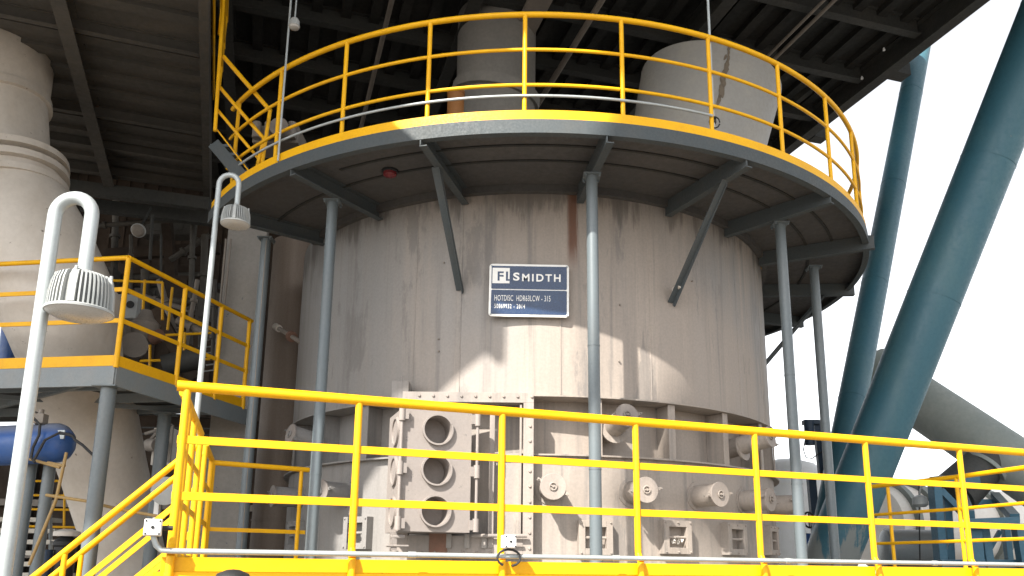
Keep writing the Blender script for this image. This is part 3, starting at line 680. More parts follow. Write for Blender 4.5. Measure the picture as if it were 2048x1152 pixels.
# hopper, pipe and small orange pipe on the vessel roof
hp = thing('hopper', 'pale grey tapered hopper standing on the right of the vessel roof', 'hopper', (2.55, .5, 4.2))
hy = .40; hb, ht = Yp(1392, 300, hy), Yp(1424, 150, hy); ax_ = (ht - hb).normalized()
hk = ((hb - CAM).dot(_f)) / F; rA, rB = 132 * hk, 140 * ((ht - CAM).dot(_f)) / F
topz = Yp(1440, 87, hy - rB * .97).z
h1 = (topz - hb.z) / ax_.z; h0 = (4.2 - hb.z) / ax_.z
def hr_(h): return rA + (rB - rA) * (h / (ht - hb).length)
MB().lathe(hb, [(max(.5, hr_(h0)), h0), (hr_(0), 0), (hr_(h1), h1)], 64, ax_).build('cone', 'hopper', hp)
MB().lathe(hb, [(hr_(h1) * .6, h1 + .002), (hr_(h1) * .6, h1 + .4)], 48, ax_).build('inlet_neck', 'dark_floor', hp)
rs = MB(); rq = random.Random(5); sd_ = GX * .98 - GY * .2
for i in range(34):
    hh = h1 * (.12 + .84 * rq.random() ** .8); aa = R(4.5 + rq.uniform(-1.6, 1.6) - 3 * hh / h1); sz_ = rq.uniform(.02, .075)
    oo = Vector((math.sin(aa), -math.cos(aa), 0)); tt_ = Vector((math.cos(aa), math.sin(aa), 0)); oo = (oo - ax_ * oo.dot(ax_)).normalized()
    c_ = hb + ax_ * hh + oo * (hr_(hh) + .003)
    rs.prism([c_ + tt_ * (math.cos(k * .9) * sz_ * rq.uniform(.25, .6)) + ax_ * (math.sin(k * .9) * sz_ * rq.uniform(.8, 1.9)) for k in range(7)], oo * .006)
rs.build('weld_patch', 'stain', hp)
pp = thing('roof_pipe', 'wide grey pipe with a tilted collar rising from the vessel roof', 'pipe', (-.56, .5, 4.3))
MB().tube((-.565, .5, 4.2), (-.56, .5, 8.66), .60, 44, .63).build('pipe', 'pipe_grey', pp)
MB().lathe(Vector((-.56, .5, 7.28)), [(.61, -.1), (.70, -.1), (.70, .06), (.61, .06)], 44, Vector((.16, -.1, 1))).build('collar', 'pipe_grey', pp)
q = Yp(912, 184, -.6); op = MB().tube((q.x, q.y, 4.28), (q.x, q.y, q.z - .05), .12, 20).tube((q.x, q.y, q.z - .05), (q.x, q.y, q.z), .128, 20)
tag(op.build('orange_pipe', 'orange_pipe'), 'short orange brown pipe standing beside the wide grey pipe', 'pipe')
# dust pot machinery on the left of the ring walkway
mc = thing('valve_block', 'grey dusty valve machinery behind the left end of the ring guardrail', 'machine', (-2.3, -2.2, 4.1))
q = Yp(560, 285, -2.0)
MB().box(q, (.55, .4, .22)).build('body', 'clutter', mc, .01)
for i in range(4): MB().tube(q + Vector((-.2 + i * .14, -.28, -.1)), q + Vector((-.2 + i * .14, -.28, .1)), .05, 12).build('bolt', 'clutter', mc)
MB().tube(q + Vector((.1, -.2, -.02)), q + Vector((.1, -.42, -.02)), .11, 20).build('flange', 'clutter', mc)
tag(MB().lathe((-1.75, .9, 4.2), [(.62, 0), (.62, 1.7), (.5, 2.1), (.2, 2.3)], 32).build('dust_drum', 'dark_beam'), 'dark grey drum on the vessel roof left of the wide pipe', 'drum')

# ================================================================== left platform
LC = Vector((-4.193, -3.204, 1.95)); le = Zp(0, 738, 1.95); re_ = Zp(504, 641, 3.1); re_.z = 1.95
ld = Vector((le.x - LC.x, le.y - LC.y, 0)).normalized(); rd = Vector((re_.x - LC.x, re_.y - LC.y, 0)); rl = rd.length; rd.normalize()
lp_ = thing('side_platform', 'grey steel landing with orange kick plates left of the vessel', 'platform', LC - UP * .2)
far = LC + ld * 5
MB().prism([LC - UP * .012 + (ld + rd) * .02, LC + rd * rl - UP * .012, LC + rd * rl + ld * 3.2 - UP * .012 + rd * .6, far + rd * 2.8 - UP * .012, far + rd * .02 - UP * .012], (0, 0, .01)).build('deck_plate', 'dark_beam', lp_)
MB().bar(LC - UP * .105, far - UP * .105, .03, .20).build('edge_beam', 'fascia', lp_)
MB().bar(LC - UP * .105, LC + rd * (rl + .1) - UP * .105, .03, .20).build('edge_beam', 'fascia', lp_)
for k in (.55, 1.2, 1.9): MB().bar(LC + rd * k - UP * .07, LC + rd * k + ld * 4.5 - UP * .07, .05, .1).build('floor_joist', 'fascia', lp_)
MB().bar(LC + rd * .1 + ld * .2 - UP * .11, LC + rd * 2 + ld * 3.8 - UP * .11, .04, .05).bar(LC + rd * 2 + ld * .1 - UP * .118, LC + rd * .1 + ld * 3 - UP * .118, .04, .05).build('floor_brace', 'fascia', lp_)
lg = thing('guardrail', 'orange guardrail around the landing left of the vessel', 'guardrail', LC, 'yellow guardrails')
for e_, ln in ((ld, 5), (rd, rl)):
    MB().tube(LC + UP * 1.14, LC + e_ * ln + UP * 1.14, .025, 14).build('handrail', 'yellow', lg)
    for z in (.80, .47): MB().bar(LC + e_ * .01 + UP * z, LC + e_ * ln + UP * z, .014, .045).build('mid_rail', 'yellow', lg)
    MB().bar(LC + e_ * .005 + UP * .055, LC + e_ * ln + UP * .055, .008, .11).build('toe_board', 'yellow', lg)
for q in (LC, LC + rd * .92, LC + rd * 1.62, LC + rd * (rl - .05), LC + ld * 1.9, LC + ld * 3.7):
    MB().tube(q - UP * .02, q + UP * 1.13, .026, 12).build('post', 'yellow', lg)
for q, lab in ((LC + ld * .12 + rd * .09, 'grey round post under the front corner of the left landing'), (LC + rd * 1.55 + ld * .55, 'grey round post behind the front corner post of the left landing')):
    t = thing('landing_post', lab, 'post', Vector((q.x, q.y, GZ)), 'posts under the left landing')
    MB().tube((q.x, q.y, GZ + .012), (q.x, q.y, 1.745), .075, 24).build('shaft', 'steel', t); MB().box((q.x, q.y, GZ + .006), (.26, .26, .012)).build('base_plate', 'steel', t)
    MB().box((q.x, q.y, 1.75), (.24, .24, .012)).build('cap_plate', 'steel', t)

# big cream chute passing down through the landing
ch = thing('chute', 'large dusty cream duct coming down at the far left', 'duct', Yp(240, 1060, -1.6))
cy = -1.2
cy = -2.15
def ring_pts(seq, y):
    pts, rad = [], []
    for u, v, r, *yy in seq:
        q = Yp(u, v, yy[0] if yy else y); pts.append(q); rad.append(r * ((q - CAM).dot(_f)) / F)
    return pts, rad
pts, rad = ring_pts([(-34, 30, 122), (-14, 100, 112), (-8, 185, 96), (-6, 205, 90)], cy); MB().path(pts, 1, 40, True, rad).build('upper_cone', 'cream', ch)
pts, rad = ring_pts([(-6, 202, 97), (-5, 216, 97)], cy); MB().path(pts, 1, 40, True, rad).build('flange', 'cream', ch)
pts, rad = ring_pts([(-5, 205, 88), (2, 330, 88)], cy); MB().path(pts, 1, 40, True, rad).build('neck', 'cream', ch)
for vv in (330, 352, 380): 
    pts, rad = ring_pts([(6, vv, 118), (7, vv + 12, 118)], cy); MB().path(pts, 1, 40, True, rad).build('flange', 'cream', ch)
pts, rad = ring_pts([(6, 335, 100), (10, 392, 108), (62, 500, 116), (122, 615, 108)], cy); MB().path(pts, 1, 40, True, rad).build('body', 'cream', ch)
pts, rad = ring_pts([(122, 612, 112), (125, 632, 112), (127, 644, 104), (150, 735, 90, -1.8), (172, 800, 90, -1.4), (207, 935, 80, -1.0), (238, 1050, 74, -.8), (268, 1170, 68, -.7)], cy); MB().path(pts, 1, 40, True, rad).build('lower_leg', 'cream', ch)

tag(MB().tube(Yp(22, 650, .5), Yp(12, 740, .5), .12, 20).build('standpipe', 'tank_blue'), 'pale blue standpipe at the far left edge behind the landing rail', 'pipe')
# blue air tank
q0 = Yp(-110, 897, -2.75); q1 = Yp(112, 886, -2.75); dxt = (q1 - q0).normalized()
tk = thing('air_tank', 'dusty blue air tank lying level at the far left under the landing', 'tank', q1 - UP * .3)
rt = .205
MB().lathe(q0, [(rt, 0), (rt, (q1 - q0).length)], 40, dxt, caps=False).build('shell', 'tank_blue', tk)
LL = (q1 - q0).length
MB().lathe(q0, [(rt, LL), (rt * .97, LL + .05), (rt * .85, LL + .1), (rt * .6, LL + .145), (rt * .3, LL + .165), (0, LL + .17)], 40, dxt, caps=False).build('end_cap', 'tank_blue', tk)
MB().box(q1 + dxt * .1 + Vector((.02, -.14, .06)), (.07, .02, .09)).build('plate', 'galvanised', tk)
vq = Yp(80, 838, -2.85); MB().box(vq, (.12, .1, .1)).tube(vq + Vector((-.13, 0, .02)), vq + Vector((-.04, 0, .02)), .06, 16).tube(vq + UP * .04, vq + UP * .1, .03, 10).build('valve', 'clutter', tk, .004)
for pl_ in ([(66, 835), (80, 850), (78, 870), (66, 895), (62, 915), (70, 925)], [(68, 920), (90, 880), (120, 865), (145, 872), (150, 880), (165, 890), (188, 912)], [(120, 867), (138, 868), (150, 876)]):
    MB().path([Yp(u, v, -3.0) for u, v in pl_], .014, 8).build('hose', 'black', tk)
tp = MB()
for a_, b_ in (((60, 918), (120, 935)), ((95, 925), (130, 932)), ((133, 905), (112, 1000)), ((112, 1000), (58, 1130)), ((92, 990), (172, 1002)), ((172, 1002), (235, 1018)), ((235, 1018), (330, 1035))): tp.tube(Yp(*a_, -2.9), Yp(*b_, -2.9), .016, 10)
tag(tp.build('air_piping', 'tan'), 'thin tan yellow piping below the blue air tank', 'piping')
for i, (u, v) in enumerate(((62, 930), (100, 930))):
    a_ = Yp(u, v, -2.6); t = thing('tank_leg', ('left' if i == 0 else 'right') + ' dark grey post holding up the blue air tank', 'post', Vector((a_.x, a_.y, GZ)))
    MB().tube((a_.x, a_.y, GZ + .012), (a_.x, a_.y, a_.z + .02), .06, 18).build('shaft', 'steel', t); MB().box((a_.x, a_.y, GZ + .006), (.2, .2, .012)).build('base_plate', 'steel', t)

# lamps -------------------------------------------------------------
def gooseneck(name, base, uvtop, hr, pole_r, label, y, head):
    """pole with a bent top and a finned bowl head"""
    L = thing(name, label, 'lamp', base, 'finned floodlights on poles')
    hc = head; R_ = (uvtop.x - base.x)
    arc_r = (hc.x - base.x) / 2
    pts = [base, Vector((base.x, base.y, uvtop.z - arc_r))]
    for i in range(1, 15):
        a = math.pi * i / 14
        pts.append(Vector((base.x + arc_r - arc_r * math.cos(a), y, uvtop.z - arc_r + arc_r * math.sin(a))))
    pts.append(hc + UP * hr * 1.05)
    MB().path(pts, pole_r, 20).build('pole', 'galvanised', L)
    body = MB().lathe(hc, [(.22 * hr, 1.10 * hr), (.34 * hr, 1.04 * hr), (.66 * hr, .98 * hr), (.76 * hr, .86 * hr), (.82 * hr, .55 * hr), (.85 * hr, .1 * hr), (.85 * hr, -.16 * hr)], 48).build('head', 'lamp_dark', L)
    n = 44
    fins = MB()
    for i in range(n):
        if i % 11 == 0: continue
        a = 2 * math.pi * i / n; d = Vector((math.sin(a), -math.cos(a), 0)); t = Vector((d.y, -d.x, 0))
        prof = [(.40, 1.03), (.70, 1.04), (.84, .96), (.93, .72), (.985, .3), (1.0, -.14), (.84, -.14), (.78, .5), (.68, .85)]
        fins.prism([hc + d * r * hr + UP * z * hr - t * .026 * hr for r, z in prof], t * .052 * hr)
    fins.build('cooling_fins', 'lamp_grey', body)
    for i in range(4):
        rib = MB()
        a = 2 * math.pi * (i * 11 + 1.5) / n; d = Vector((math.sin(a), -math.cos(a), 0)); t = Vector((d.y, -d.x, 0))
        prof = [(.5, 1.06), (.74, 1.06), (.90, .92), (1.0, .45), (1.03, -.14), (.84, -.14), (.7, .8)]
        rib.prism([hc + d * r * hr + UP * z * hr - t * .11 * hr for r, z in prof], t * .22 * hr); rib.tube(hc + d * .84 * hr + UP * .85 * hr, hc + d * .84 * hr + UP * 1.10 * hr, .055 * hr, 10)
        rib.build('mounting_rib', 'lamp_grey', body, .002)
    rim = MB().lathe(hc, [(.8 * hr, -.15 * hr), (1.02 * hr, -.15 * hr), (1.05 * hr, -.18 * hr), (1.04 * hr, -.25 * hr), (.9 * hr, -.25 * hr)], 48).build('rim', 'lamp_grey', body)
    MB().lathe(hc, [(1.0 * hr, -.251 * hr), (.93 * hr, -.31 * hr), (.75 * hr, -.40 * hr), (.5 * hr, -.46 * hr), (.2 * hr, -.485 * hr), (0, -.49 * hr)], 48, caps=False).build('lens', 'lens', rim)
    MB().tube(hc + UP * hr * 1.02, hc + UP * hr * 1.2, pole_r * 1.35, 18).build('socket', 'lamp_grey', body)
    return L
yN = -8.0
hN = Yp(160, 612, yN); hr = 61 * ((hN - CAM).dot(_f)) / F
tN = Yp(132, 396, yN); bN = Yp(62, 750, yN); bN = Vector((Yp(50, 850, yN).x, yN, GZ))
gooseneck('floodlight', bN, tN, hr, .0275, 'near large finned grey floodlight on a bent pale pole at the left', yN, hN)
yF = -4.35
hF = Yp(471, 443, yF); hr2 = 27.5 * ((hF - CAM).dot(_f)) / F
tF = Yp(452, 350, yF); bF = Vector((Yp(412, 640, yF).x, yF, 0))
gooseneck('floodlight', bF, tF, hr2, .024, 'smaller farther finned floodlight on a bent pole left of the vessel', yF, hF)

# ================================================================== things between the landing and the vessel
q = Yp(478, 700, -.55)
dd = thing('square_duct', 'tall square grey duct left of the dark cylinder', 'duct', (q.x, q.y, 0))
MB().box((q.x, q.y, 2.35), (.50, .45, 4.7), (Vector((.97, .24, 0)), Vector((-.24, .97, 0)), UP)).build('duct', 'grey_duct', dd, .01)
for z in (.9, 2.05): MB().box((q.x, q.y, z), (.54, .49, .05), (Vector((.97, .24, 0)), Vector((-.24, .97, 0)), UP)).build('joint_flange', 'grey_duct', dd)
cyl = thing('dark_cylinder', 'tall brownish cylinder standing just left of the vessel', 'cylinder', (-3.48, .25, 0))
MB().lathe((-3.50, .3, 0), [(.305, .003), (.305, 4.7)], 40).build('shell', 'brown_shell', cyl)
MB().lathe((-3.50, .3, 0), [(.306, .62), (.314, .62), (.314, .645), (.306, .645)], 40).build('band', 'brown_shell', cyl)
a_, b_ = Yp(556, 656, -.35), Yp(604, 686, -1.1)
vv = thing('branch_pipe', 'small branch pipe with flange between the dark cylinder and the vessel', 'pipe', a_)
MB().tube(a_, b_, .03, 12).build('pipe', 'clutter', vv); MB().tube(a_ + (b_ - a_) * .55, a_ + (b_ - a_) * .62, .07, 16).build('flange', 'rust', vv); MB().tube(a_ - (b_ - a_) * .1, a_ + (b_ - a_) * .05, .05, 12).build('nut', 'cream', vv)
for i, (u0, v0, u1, v1) in enumerate(((462, 478, 440, 700), (452, 478, 428, 740))):
    tag(MB().tube(Yp(u0, v0, -.95), Yp(u1, v1, -.95), .014, 8).build('cable_conduit', 'clutter'), ('right' if i == 0 else 'left') + ' of two thin vertical conduits in front of the square duct', 'conduit')
tag(MB().tube(Yp(533, 480, -2.35), Yp(482, 1108, -2.35), .005, 8).build('thin_rod', 'clutter'), 'thin pale rod running beside the leftmost column', 'rod')

# ================================================================== dark plant behind on the left
bw = thing('back_wall', 'dark brown cladding wall far behind the left landing', 'wall', (-8, 7, 3))
W0 = Vector((-9.9, 5.6, 0)); W1 = Vector((2.6, 9.4, 0)); wd = (W1 - W0).normalized(); wl = (W1 - W0).length
n_ = 9
for i in range(n_):
    a_, b_ = W0 + wd * (wl * i / n_ + .0005), W0 + wd * (wl * (i + 1) / n_ - .0005)
    z0 = 3.15 + (.25 if i % 3 == 1 else 0)
    m_ = MB().bar(a_ + UP * (z0 + 12) / 2, b_ + UP * (z0 + 12) / 2, .08, 12 - z0)
    for k in range(5): m_.bar(a_ + (b_ - a_) * ((k + .5) / 5) + Vector((0, -.06, z0)), a_ + (b_ - a_) * ((k + .5) / 5) + Vector((0, -.06, 10)), .05, .12, wd)
    m_.bar(b_ - wd * .06 + Vector((0, .09, z0 / 2 + 6)), b_ + wd * .06 + Vector((0, .09, z0 / 2 + 6)), .04, 12 - z0)
    m_.build('cladding_panel', 'brown_wall', bw)
fb_ = thing('far_building', 'low dark plant building far behind the tank posts', 'building', (-9, 9, GZ))
F0, F1 = Vector((-17.0, 5.7, 0)), Vector((-2.4, 9.0, 0)); fd = (F1 - F0).normalized()
m_ = MB().bar(F0 + UP * (GZ + 2.35) / 2, F1 + UP * (GZ + 2.35) / 2, .2, 2.35 - GZ)
m_.build('wall', 'brown_wall', fb_)
for k in range(14):
    p_ = F0 + fd * (.4 + k * 1.0) - Vector((0, .2, 0)); MB().bar(p_ + UP * (GZ + .003), p_ + UP * 2.35, .14, .14, fd).build('pilaster', 'dark_beam', fb_)
MB().bar(F0 + (F1 - F0) * .45 + UP * 2.9, F1 + UP * 2.9, .15, 1.1).build('upper_wall', 'brown_wall', fb_)
for z in (.2, 1.3): MB().bar(F0 + UP * z - Vector((0, .34, 0)), F1 + UP * z - Vector((0, .34, 0)), .10, .14).build('wall_pipe', 'clutter', fb_)
MB().bar(W0 - wd * 9 + UP * 9.2, W0 - wd * .02 + UP * 9.2, .08, 5.6).build('cladding_panel', 'brown_wall', bw)
rq = random.Random(11)
for (u0, v0, u1, v1, y, r_) in ((180, 430, 185, 640, 2.2, .05), (232, 400, 226, 640, 3.2, .06), (386, 440, 380, 690, 1.9, .045), (410, 470, 402, 740, 2.1, .06), (290, 540, 292, 700, 2.4, .07), (150, 560, 420, 548, 3.0, .05), (230, 650, 440, 640, 2.6, .07), (250, 580, 440, 640, 2.0, .04), (340, 520, 420, 470, 2.4, .05), (180, 585, 440, 575, 3.6, .09), (262, 470, 262, 600, 1.7, .03), (318, 560, 360, 700, 1.2, .05), (395, 560, 372, 690, 1.0, .035), (340, 600, 440, 612, 1.5, .05), (430, 560, 425, 720, .6, .03), (150, 455, 340, 440, 2.0, .04), (355, 640, 440, 680, .9, .06)):
    m_ = MB().tube(Yp(u0, v0, y), Yp(u1, v1, y), r_, 12)
    for t in (.3, .7): c_ = Yp(u0, v0, y) + (Yp(u1, v1, y) - Yp(u0, v0, y)) * t; d_ = (Yp(u1, v1, y) - Yp(u0, v0, y)).normalized(); m_.tube(c_, c_ + d_ * .05, r_ * 1.6, 12)
    m_.build('wall_pipe', rq.choice(['clutter', 'slab', 'dark_beam', 'slab']), bw)
for (u, v, y, w_, h_) in ((360, 590, 2.2, .5, .6), (300, 600, 2.6, .45, .35), (420, 620, 1.6, .35, .5), (205, 560, 2.8, .5, .4), (340, 450, 3.0, .9, .5)):
    MB().box(Yp(u, v, y), (w_, .3, h_)).box(Yp(u, v, y) + Vector((0, -.16, 0)), (w_ * .7, .03, h_ * .7)).build('wall_cabinet', rq.choice(['slab', 'dark_beam', 'brown_wall']), bw, .01)
bs = [((130, 405), (430, 440), 1.6, 'brown level beam just below the overhead slab'), ((170, 512), (440, 497), 3.0, 'dark level beam behind the round wall light'),
      ((215, 600), (470, 590), 3.4, 'dark level beam above the landing machinery'), ((130, 390), (250, 660), 1.2, 'sloping dark brace left of the round wall light'),
      ((330, 400), (350, 620), 2.6, 'upright dark member behind the landing rail'), ((310, 620), (390, 760), .9, 'sloping dark brace behind the landing rail'), ((130, 372), (420, 410), .95, 'dusty pale ledge beam along the bottom of the overhead slab'),
      ((420, 545), (130, 535), 4.2, 'farther dark level beam seen above the landing corner')]
for (u0, v0), (u1, v1), y, lab in bs:
    p_, q_ = Yp(u0, v0, y), Yp(u1, v1, y)
    if abs(p_.x - q_.x) < .6: tag(MB().bar(p_, q_, .16, .16, Vector((0, 1, 0))).build('steel_post', 'brown_wall'), lab, 'beam')
    else: tag(MB().bar(p_, q_, .14, .2).build('steel_beam', 'brown_wall' if 'ledge' not in lab and 'brown' not in lab else 'dark_beam'), lab, 'beam')
q = Yp(278, 460, .4); wlp = thing('round_light', 'pale round bulkhead light in the dark area left of centre', 'light', q)
MB().lathe(q, [(.10, 0), (.11, .03), (.10, .05)], 24, Vector((.1, -.8, -.55))).build('rim', 'lamp_grey', wlp); MB().lathe(q, [(.095, .051), (.07, .075), (0, .085)], 24, Vector((.1, -.8, -.55)), False).build('lens', 'clutter', wlp)
MB().tube(q, q + Vector((0, .3, .5)), .015, 8).build('bracket', 'dark_beam', wlp)
tag(MB().tube(Yp(305, 430, .8), Yp(300, 520, .8), .025, 8).tube(Yp(322, 470, .8), Yp(322, 560, .8), .02, 8).build('drop_pipe', 'dark_beam'), 'dark drop pipe right of the round wall light', 'pipe')
# machinery on the landing
vm = thing('rotary_valve', 'dusty grey rotary valve with round plate behind the landing rail', 'valve', Yp(270, 740, -1.2))
q = Yp(268, 693, -1.3)
MB().tube(q, q + Vector((.04, -.08, 0)), .16, 28).build('plate', 'clutter', vm)
MB().lathe(q + Vector((.06, .1, .2)), [(.10, -.1), (.17, 0), (.18, .12), (.10, .2), (.06, .3)], 18).build('body', 'clutter', vm)
MB().tube(q + Vector((-.28, .05, .18)), q + Vector((-.05, 0, .16)), .11, 16).build('stub', 'clutter', vm)
MB().tube(q + Vector((.22, .0, .1)), q + Vector((.34, -.05, .14)), .08, 14).build('actuator', 'rust', vm)
MB().tube(q + Vector((.3, .2, -.2)), q + Vector((.75, .3, -.05)), .14, 16).build('motor', 'dark_beam', vm)
cb = thing('control_box', 'pale control box with dial above the rotary valve', 'control box', Yp(256, 640, -.6))
q = Yp(256, 615, -.6); MB().box(q, (.30, .12, .34)).build('case', 'lamp_grey', cb, .01); MB().tube(q + Vector((.06, -.06, .02)), q + Vector((.06, -.08, .02)), .05, 16).build('dial', 'black', cb)
ir = thing('guardrail', 'dim orange guardrail farther inside behind the landing', 'guardrail', Yp(350, 720, .8), 'yellow guardrails')
for (u0, v0, u1, v1) in ((300, 672, 480, 663), (280, 722, 480, 716), (200, 560, 325, 565), (325, 565, 325, 640), (345, 575, 335, 660), (205, 520, 200, 580), (300, 735, 300, 690), (370, 665, 366, 745), (290, 560, 280, 700)):
    MB().tube(Yp(u0, v0, .6), Yp(u1, v1, .6), .02, 10).build('rail', 'yellow', ir)
sp = thing('scaffold', 'pale pipe scaffold with a ladder seen past the square duct foot', 'scaffold', Yp(420, 745, 1.5))
for i in range(5): MB().tube(Yp(405, 695 + i * 12, 1.5), Yp(446, 690 + i * 12, 1.5), .012, 8).build('rung', 'galvanised', sp)
for u in (404, 447): MB().tube(Yp(u + 3, 660, 1.5), Yp(u - 2, 760, 1.5), .014, 8).build('upright', 'galvanised', sp)
# lower left distant plant seen under the landing
dt = thing('distant_stair', 'pale concrete steps low at the far left behind the tank posts', 'steps', Yp(60, 1148, -1.2))
for i in range(6):
    q = Yp(62 - i * 4, 1150 - i * 22, -1.0 + i * .15); MB().box(q, (.95, .24, .055)).build('step', 'light_floor', dt)
MB().bar(Yp(8, 1150, -1.0), Yp(20, 1020, -.2), .03, .12).bar(Yp(102, 1150, -1.0), Yp(100, 1020, -.2), .03, .12).build('stringer', 'steel', dt)
gr = thing('guardrail', 'far tan guardrail seen low between the tank posts', 'guardrail', Yp(110, 1050, .5), 'yellow guardrails')
for (u0, v0, u1, v1) in ((40, 962, 165, 962), (40, 990, 165, 992), (40, 1018, 165, 1020), (130, 940, 128, 1060), (40, 1052, 160, 1055)): MB().tube(Yp(u0, v0, .5), Yp(u1, v1, .5), .017, 8).build('rail', 'yellow', gr)
fm_ = thing('pump_set', 'dark pump set with pale cap low at the left under the stair', 'pump', Yp(130, 1148, -1.8))
q = Yp(130, 1100, -1.8); MB().lathe(q - UP * .35, [(.11, 0), (.11, .38), (.13, .4), (.13, .44), (.06, .5)], 20).build('casing', 'black', fm_); MB().lathe(q + UP * .15, [(.14, 0), (.14, .05), (.05, .08)], 20).build('cap', 'cream', fm_)
MB().tube(q + Vector((-.14, -.1, -.4)), q + Vector((-.14, -.1, .0)), .06, 14).build('filter', 'navy', fm_)
hm = thing('hose_reel', 'dark round hose reel on a white bracket behind the yellow stair rails', 'reel', Yp(335, 1030, -2.2))
q = Yp(338, 985, -2.2); MB().tube(q, q + Vector((.04, -.16, 0)), .135, 28).build('drum', 'navy', hm); MB().lathe(q + Vector((.04, -.17, 0)), [(.10, 0), (.15, .01), (.15, .03), (.10, .04)], 28, Vector((.1, -1, 0))).build('rim', 'lamp_grey', hm); MB().box(q + Vector((-.1, -.02, -.15)), (.05, .06, .5)).build('bracket', 'white_paint', hm)
# frame with rails seen in the bright gap
gp = thing('gantry', 'dusty tan frame with motor in the bright gap under the landing', 'gantry', Yp(315, 930, 4))
for (u0, v0, u1, v1) in ((318, 850, 312, 925), (345, 850, 338, 925), (290, 868, 345, 850), (280, 905, 318, 860)): MB().bar(Yp(u0, v0, 4), Yp(u1, v1, 4), .05, .05).build('member', 'clutter', gp)
MB().tube(Yp(298, 890, 4), Yp(315, 890, 3.8), .12, 16).build('motor', 'clutter', gp); MB().box(Yp(330, 895, 4.3), (.35, .3, .7)).build('cabinet', 'cream', gp)
far_rail = thing('guardrail', 'thin dark rails crossing the bright gap behind the platform corner', 'guardrail', Yp(420, 900, 6), 'yellow guardrails')
for v in (855, 868, 882, 900): MB().tube(Yp(275, v, 6), Yp(440, v + 3, 6), .018, 8).build('rail', 'dark_beam', far_rail)

# ================================================================== right side
def raking(label, u0, v0, y0, u1, v1, y1, r, extra):
    a_, b_ = Yp(u0, v0, y0), Yp(u1, v1, y1); d = (b_ - a_).normalized()
    L = thing('raking_column', label, 'column', Vector((a_.x, a_.y, GZ)), 'teal raking tubes')
    lo = a_ - d * ((a_.z - GZ) / d.z) ; hi = b_ + d * extra
    MB().tube(lo, hi, r, 56).build('tube', 'teal', L)
    for t in (.14, .30, .46, .62, .80): c_ = lo + (hi - lo) * t; MB().tube(c_, c_ + d * .015, r + .004, 56).build('weld_seam', 'teal', L)
raking('thick dark teal raking tube column at the right', 1692, 1040, 1.5, 1985, 300, .1, .385, 5)
raking('thinner teal raking tube column behind the thick one', 1690, 880, 2.9, 1836, 110, 6.2, .245, 2)
gd = thing('inclined_duct', 'grey green round duct sloping down at the far right', 'duct', Yp(1960, 860, 4))
a_, b_ = Yp(1790, 770, 5.0), Yp(2110, 985, 3.2); d = (b_ - a_).normalized()
MB().tube(a_ - d * .6, b_ + d * 1.5, .50, 48).build('duct', 'grey_green', gd)
c_ = Yp(1962, 945, 3.6); MB().tube(c_ + Vector((.35, .1, .35)), c_ + Vector((-.6, -.1, -.42)), .33, 40, .40).build('branch', 'dark_beam', gd); MB().tube(c_ + Vector((.1, .0, .1)), c_ + Vector((.05, 0, .05)), .39, 40).build('branch_flange', 'grey_green', gd)
bf = thing('pipe_support', 'dark blue steel frame at the lower right behind the railings', 'frame', Yp(1950, 1145, 2.6))
yB = 2.6
def fb(u0, v0, u1, v1, w_, h, y0=yB, y1=None, nm='post'):
    MB().bar(Yp(u0, v0, y0), Yp(u1, v1, y1 if y1 is not None else y0), w_, h, Vector((0, 1, 0)) if abs(u0 - u1) < abs(v0 - v1) else UP).build(nm, 'teal_frame', bf, .006)
fb(1868, 962, 1884, 1150, .13, .22); fb(1893, 990, 1903, 1150, .12, .10, 2.9)
fb(1946, 1045, 1955, 1150, .19, .16, 2.3); fb(1965, 1050, 1980, 1150, .13, .16, 2.5); fb(2035, 1048, 2052, 1150, .15, .16, 2.3); fb(2010, 1050, 2022, 1150, .10, .12, 3.3)
MB().bar(Yp(1935, 1048, 2.1), Yp(2034, 1044, 2.1), .16, .16).build('beam', 'teal_frame', bf, .006)
MB().bar(Yp(2030, 1036, 2.1), Yp(1990, 992, 3.4), .14, .14).bar(Yp(1940, 1030, 2.2), Yp(1925, 992, 3.4), .14, .14).build('beam', 'teal_frame', bf, .006)
MB().bar(Yp(1925, 1006, 3.4), Yp(1996, 1006, 3.4), .14, .12).build('beam', 'teal_frame', bf, .006)
MB().bar(Yp(1880, 1128, 2.5), Yp(2040, 1128, 2.5), .12, .14).build('beam', 'teal_frame', bf, .006)
MB().bar(Yp(1870, 962, 2.6), Yp(1950, 962, 3.1), .2, .16).build('beam', 'teal_frame', bf, .006)
MB().bar(Yp(2000, 1062, 2.6), Yp(1970, 1115, 2.6), .06, .06).bar(Yp(1905, 1078, 2.8), Yp(1890, 1116, 2.8), .06, .06).bar(Yp(1880, 980, 2.7), Yp(1945, 1046, 2.7), .10, .10).build('diagonal', 'teal_frame', bf)
kn = thing('kiln', 'dusty off white horizontal kiln shell with grey rings behind the blue frame', 'kiln', Yp(1830, 1140, 7))
kd = Vector((.93, .37, 0)).normalized(); k0 = Yp(1790, 1052, 7.5)
MB().lathe(k0 - kd * .75, [(.5, 0), (.86, .12), (.92, .4), (.92, 7)], 48, kd).build('shell', 'offwhite', kn)
for t, w_ in ((.02, .14), (.62, .22), (2.6, .3)): MB().lathe(k0 + kd * (t - .4), [(.92, 0), (1.02, 0), (1.02, w_), (.92, w_)], 48, kd).build('tyre', 'grey_green', kn)
gm = thing('motor', 'grey ribbed horizontal motor drum low right of the teal tube', 'motor', Yp(1815, 1140, 4))
m0 = Yp(1768, 1098, 4.2); md = Vector((.98, -.15, 0)).normalized()
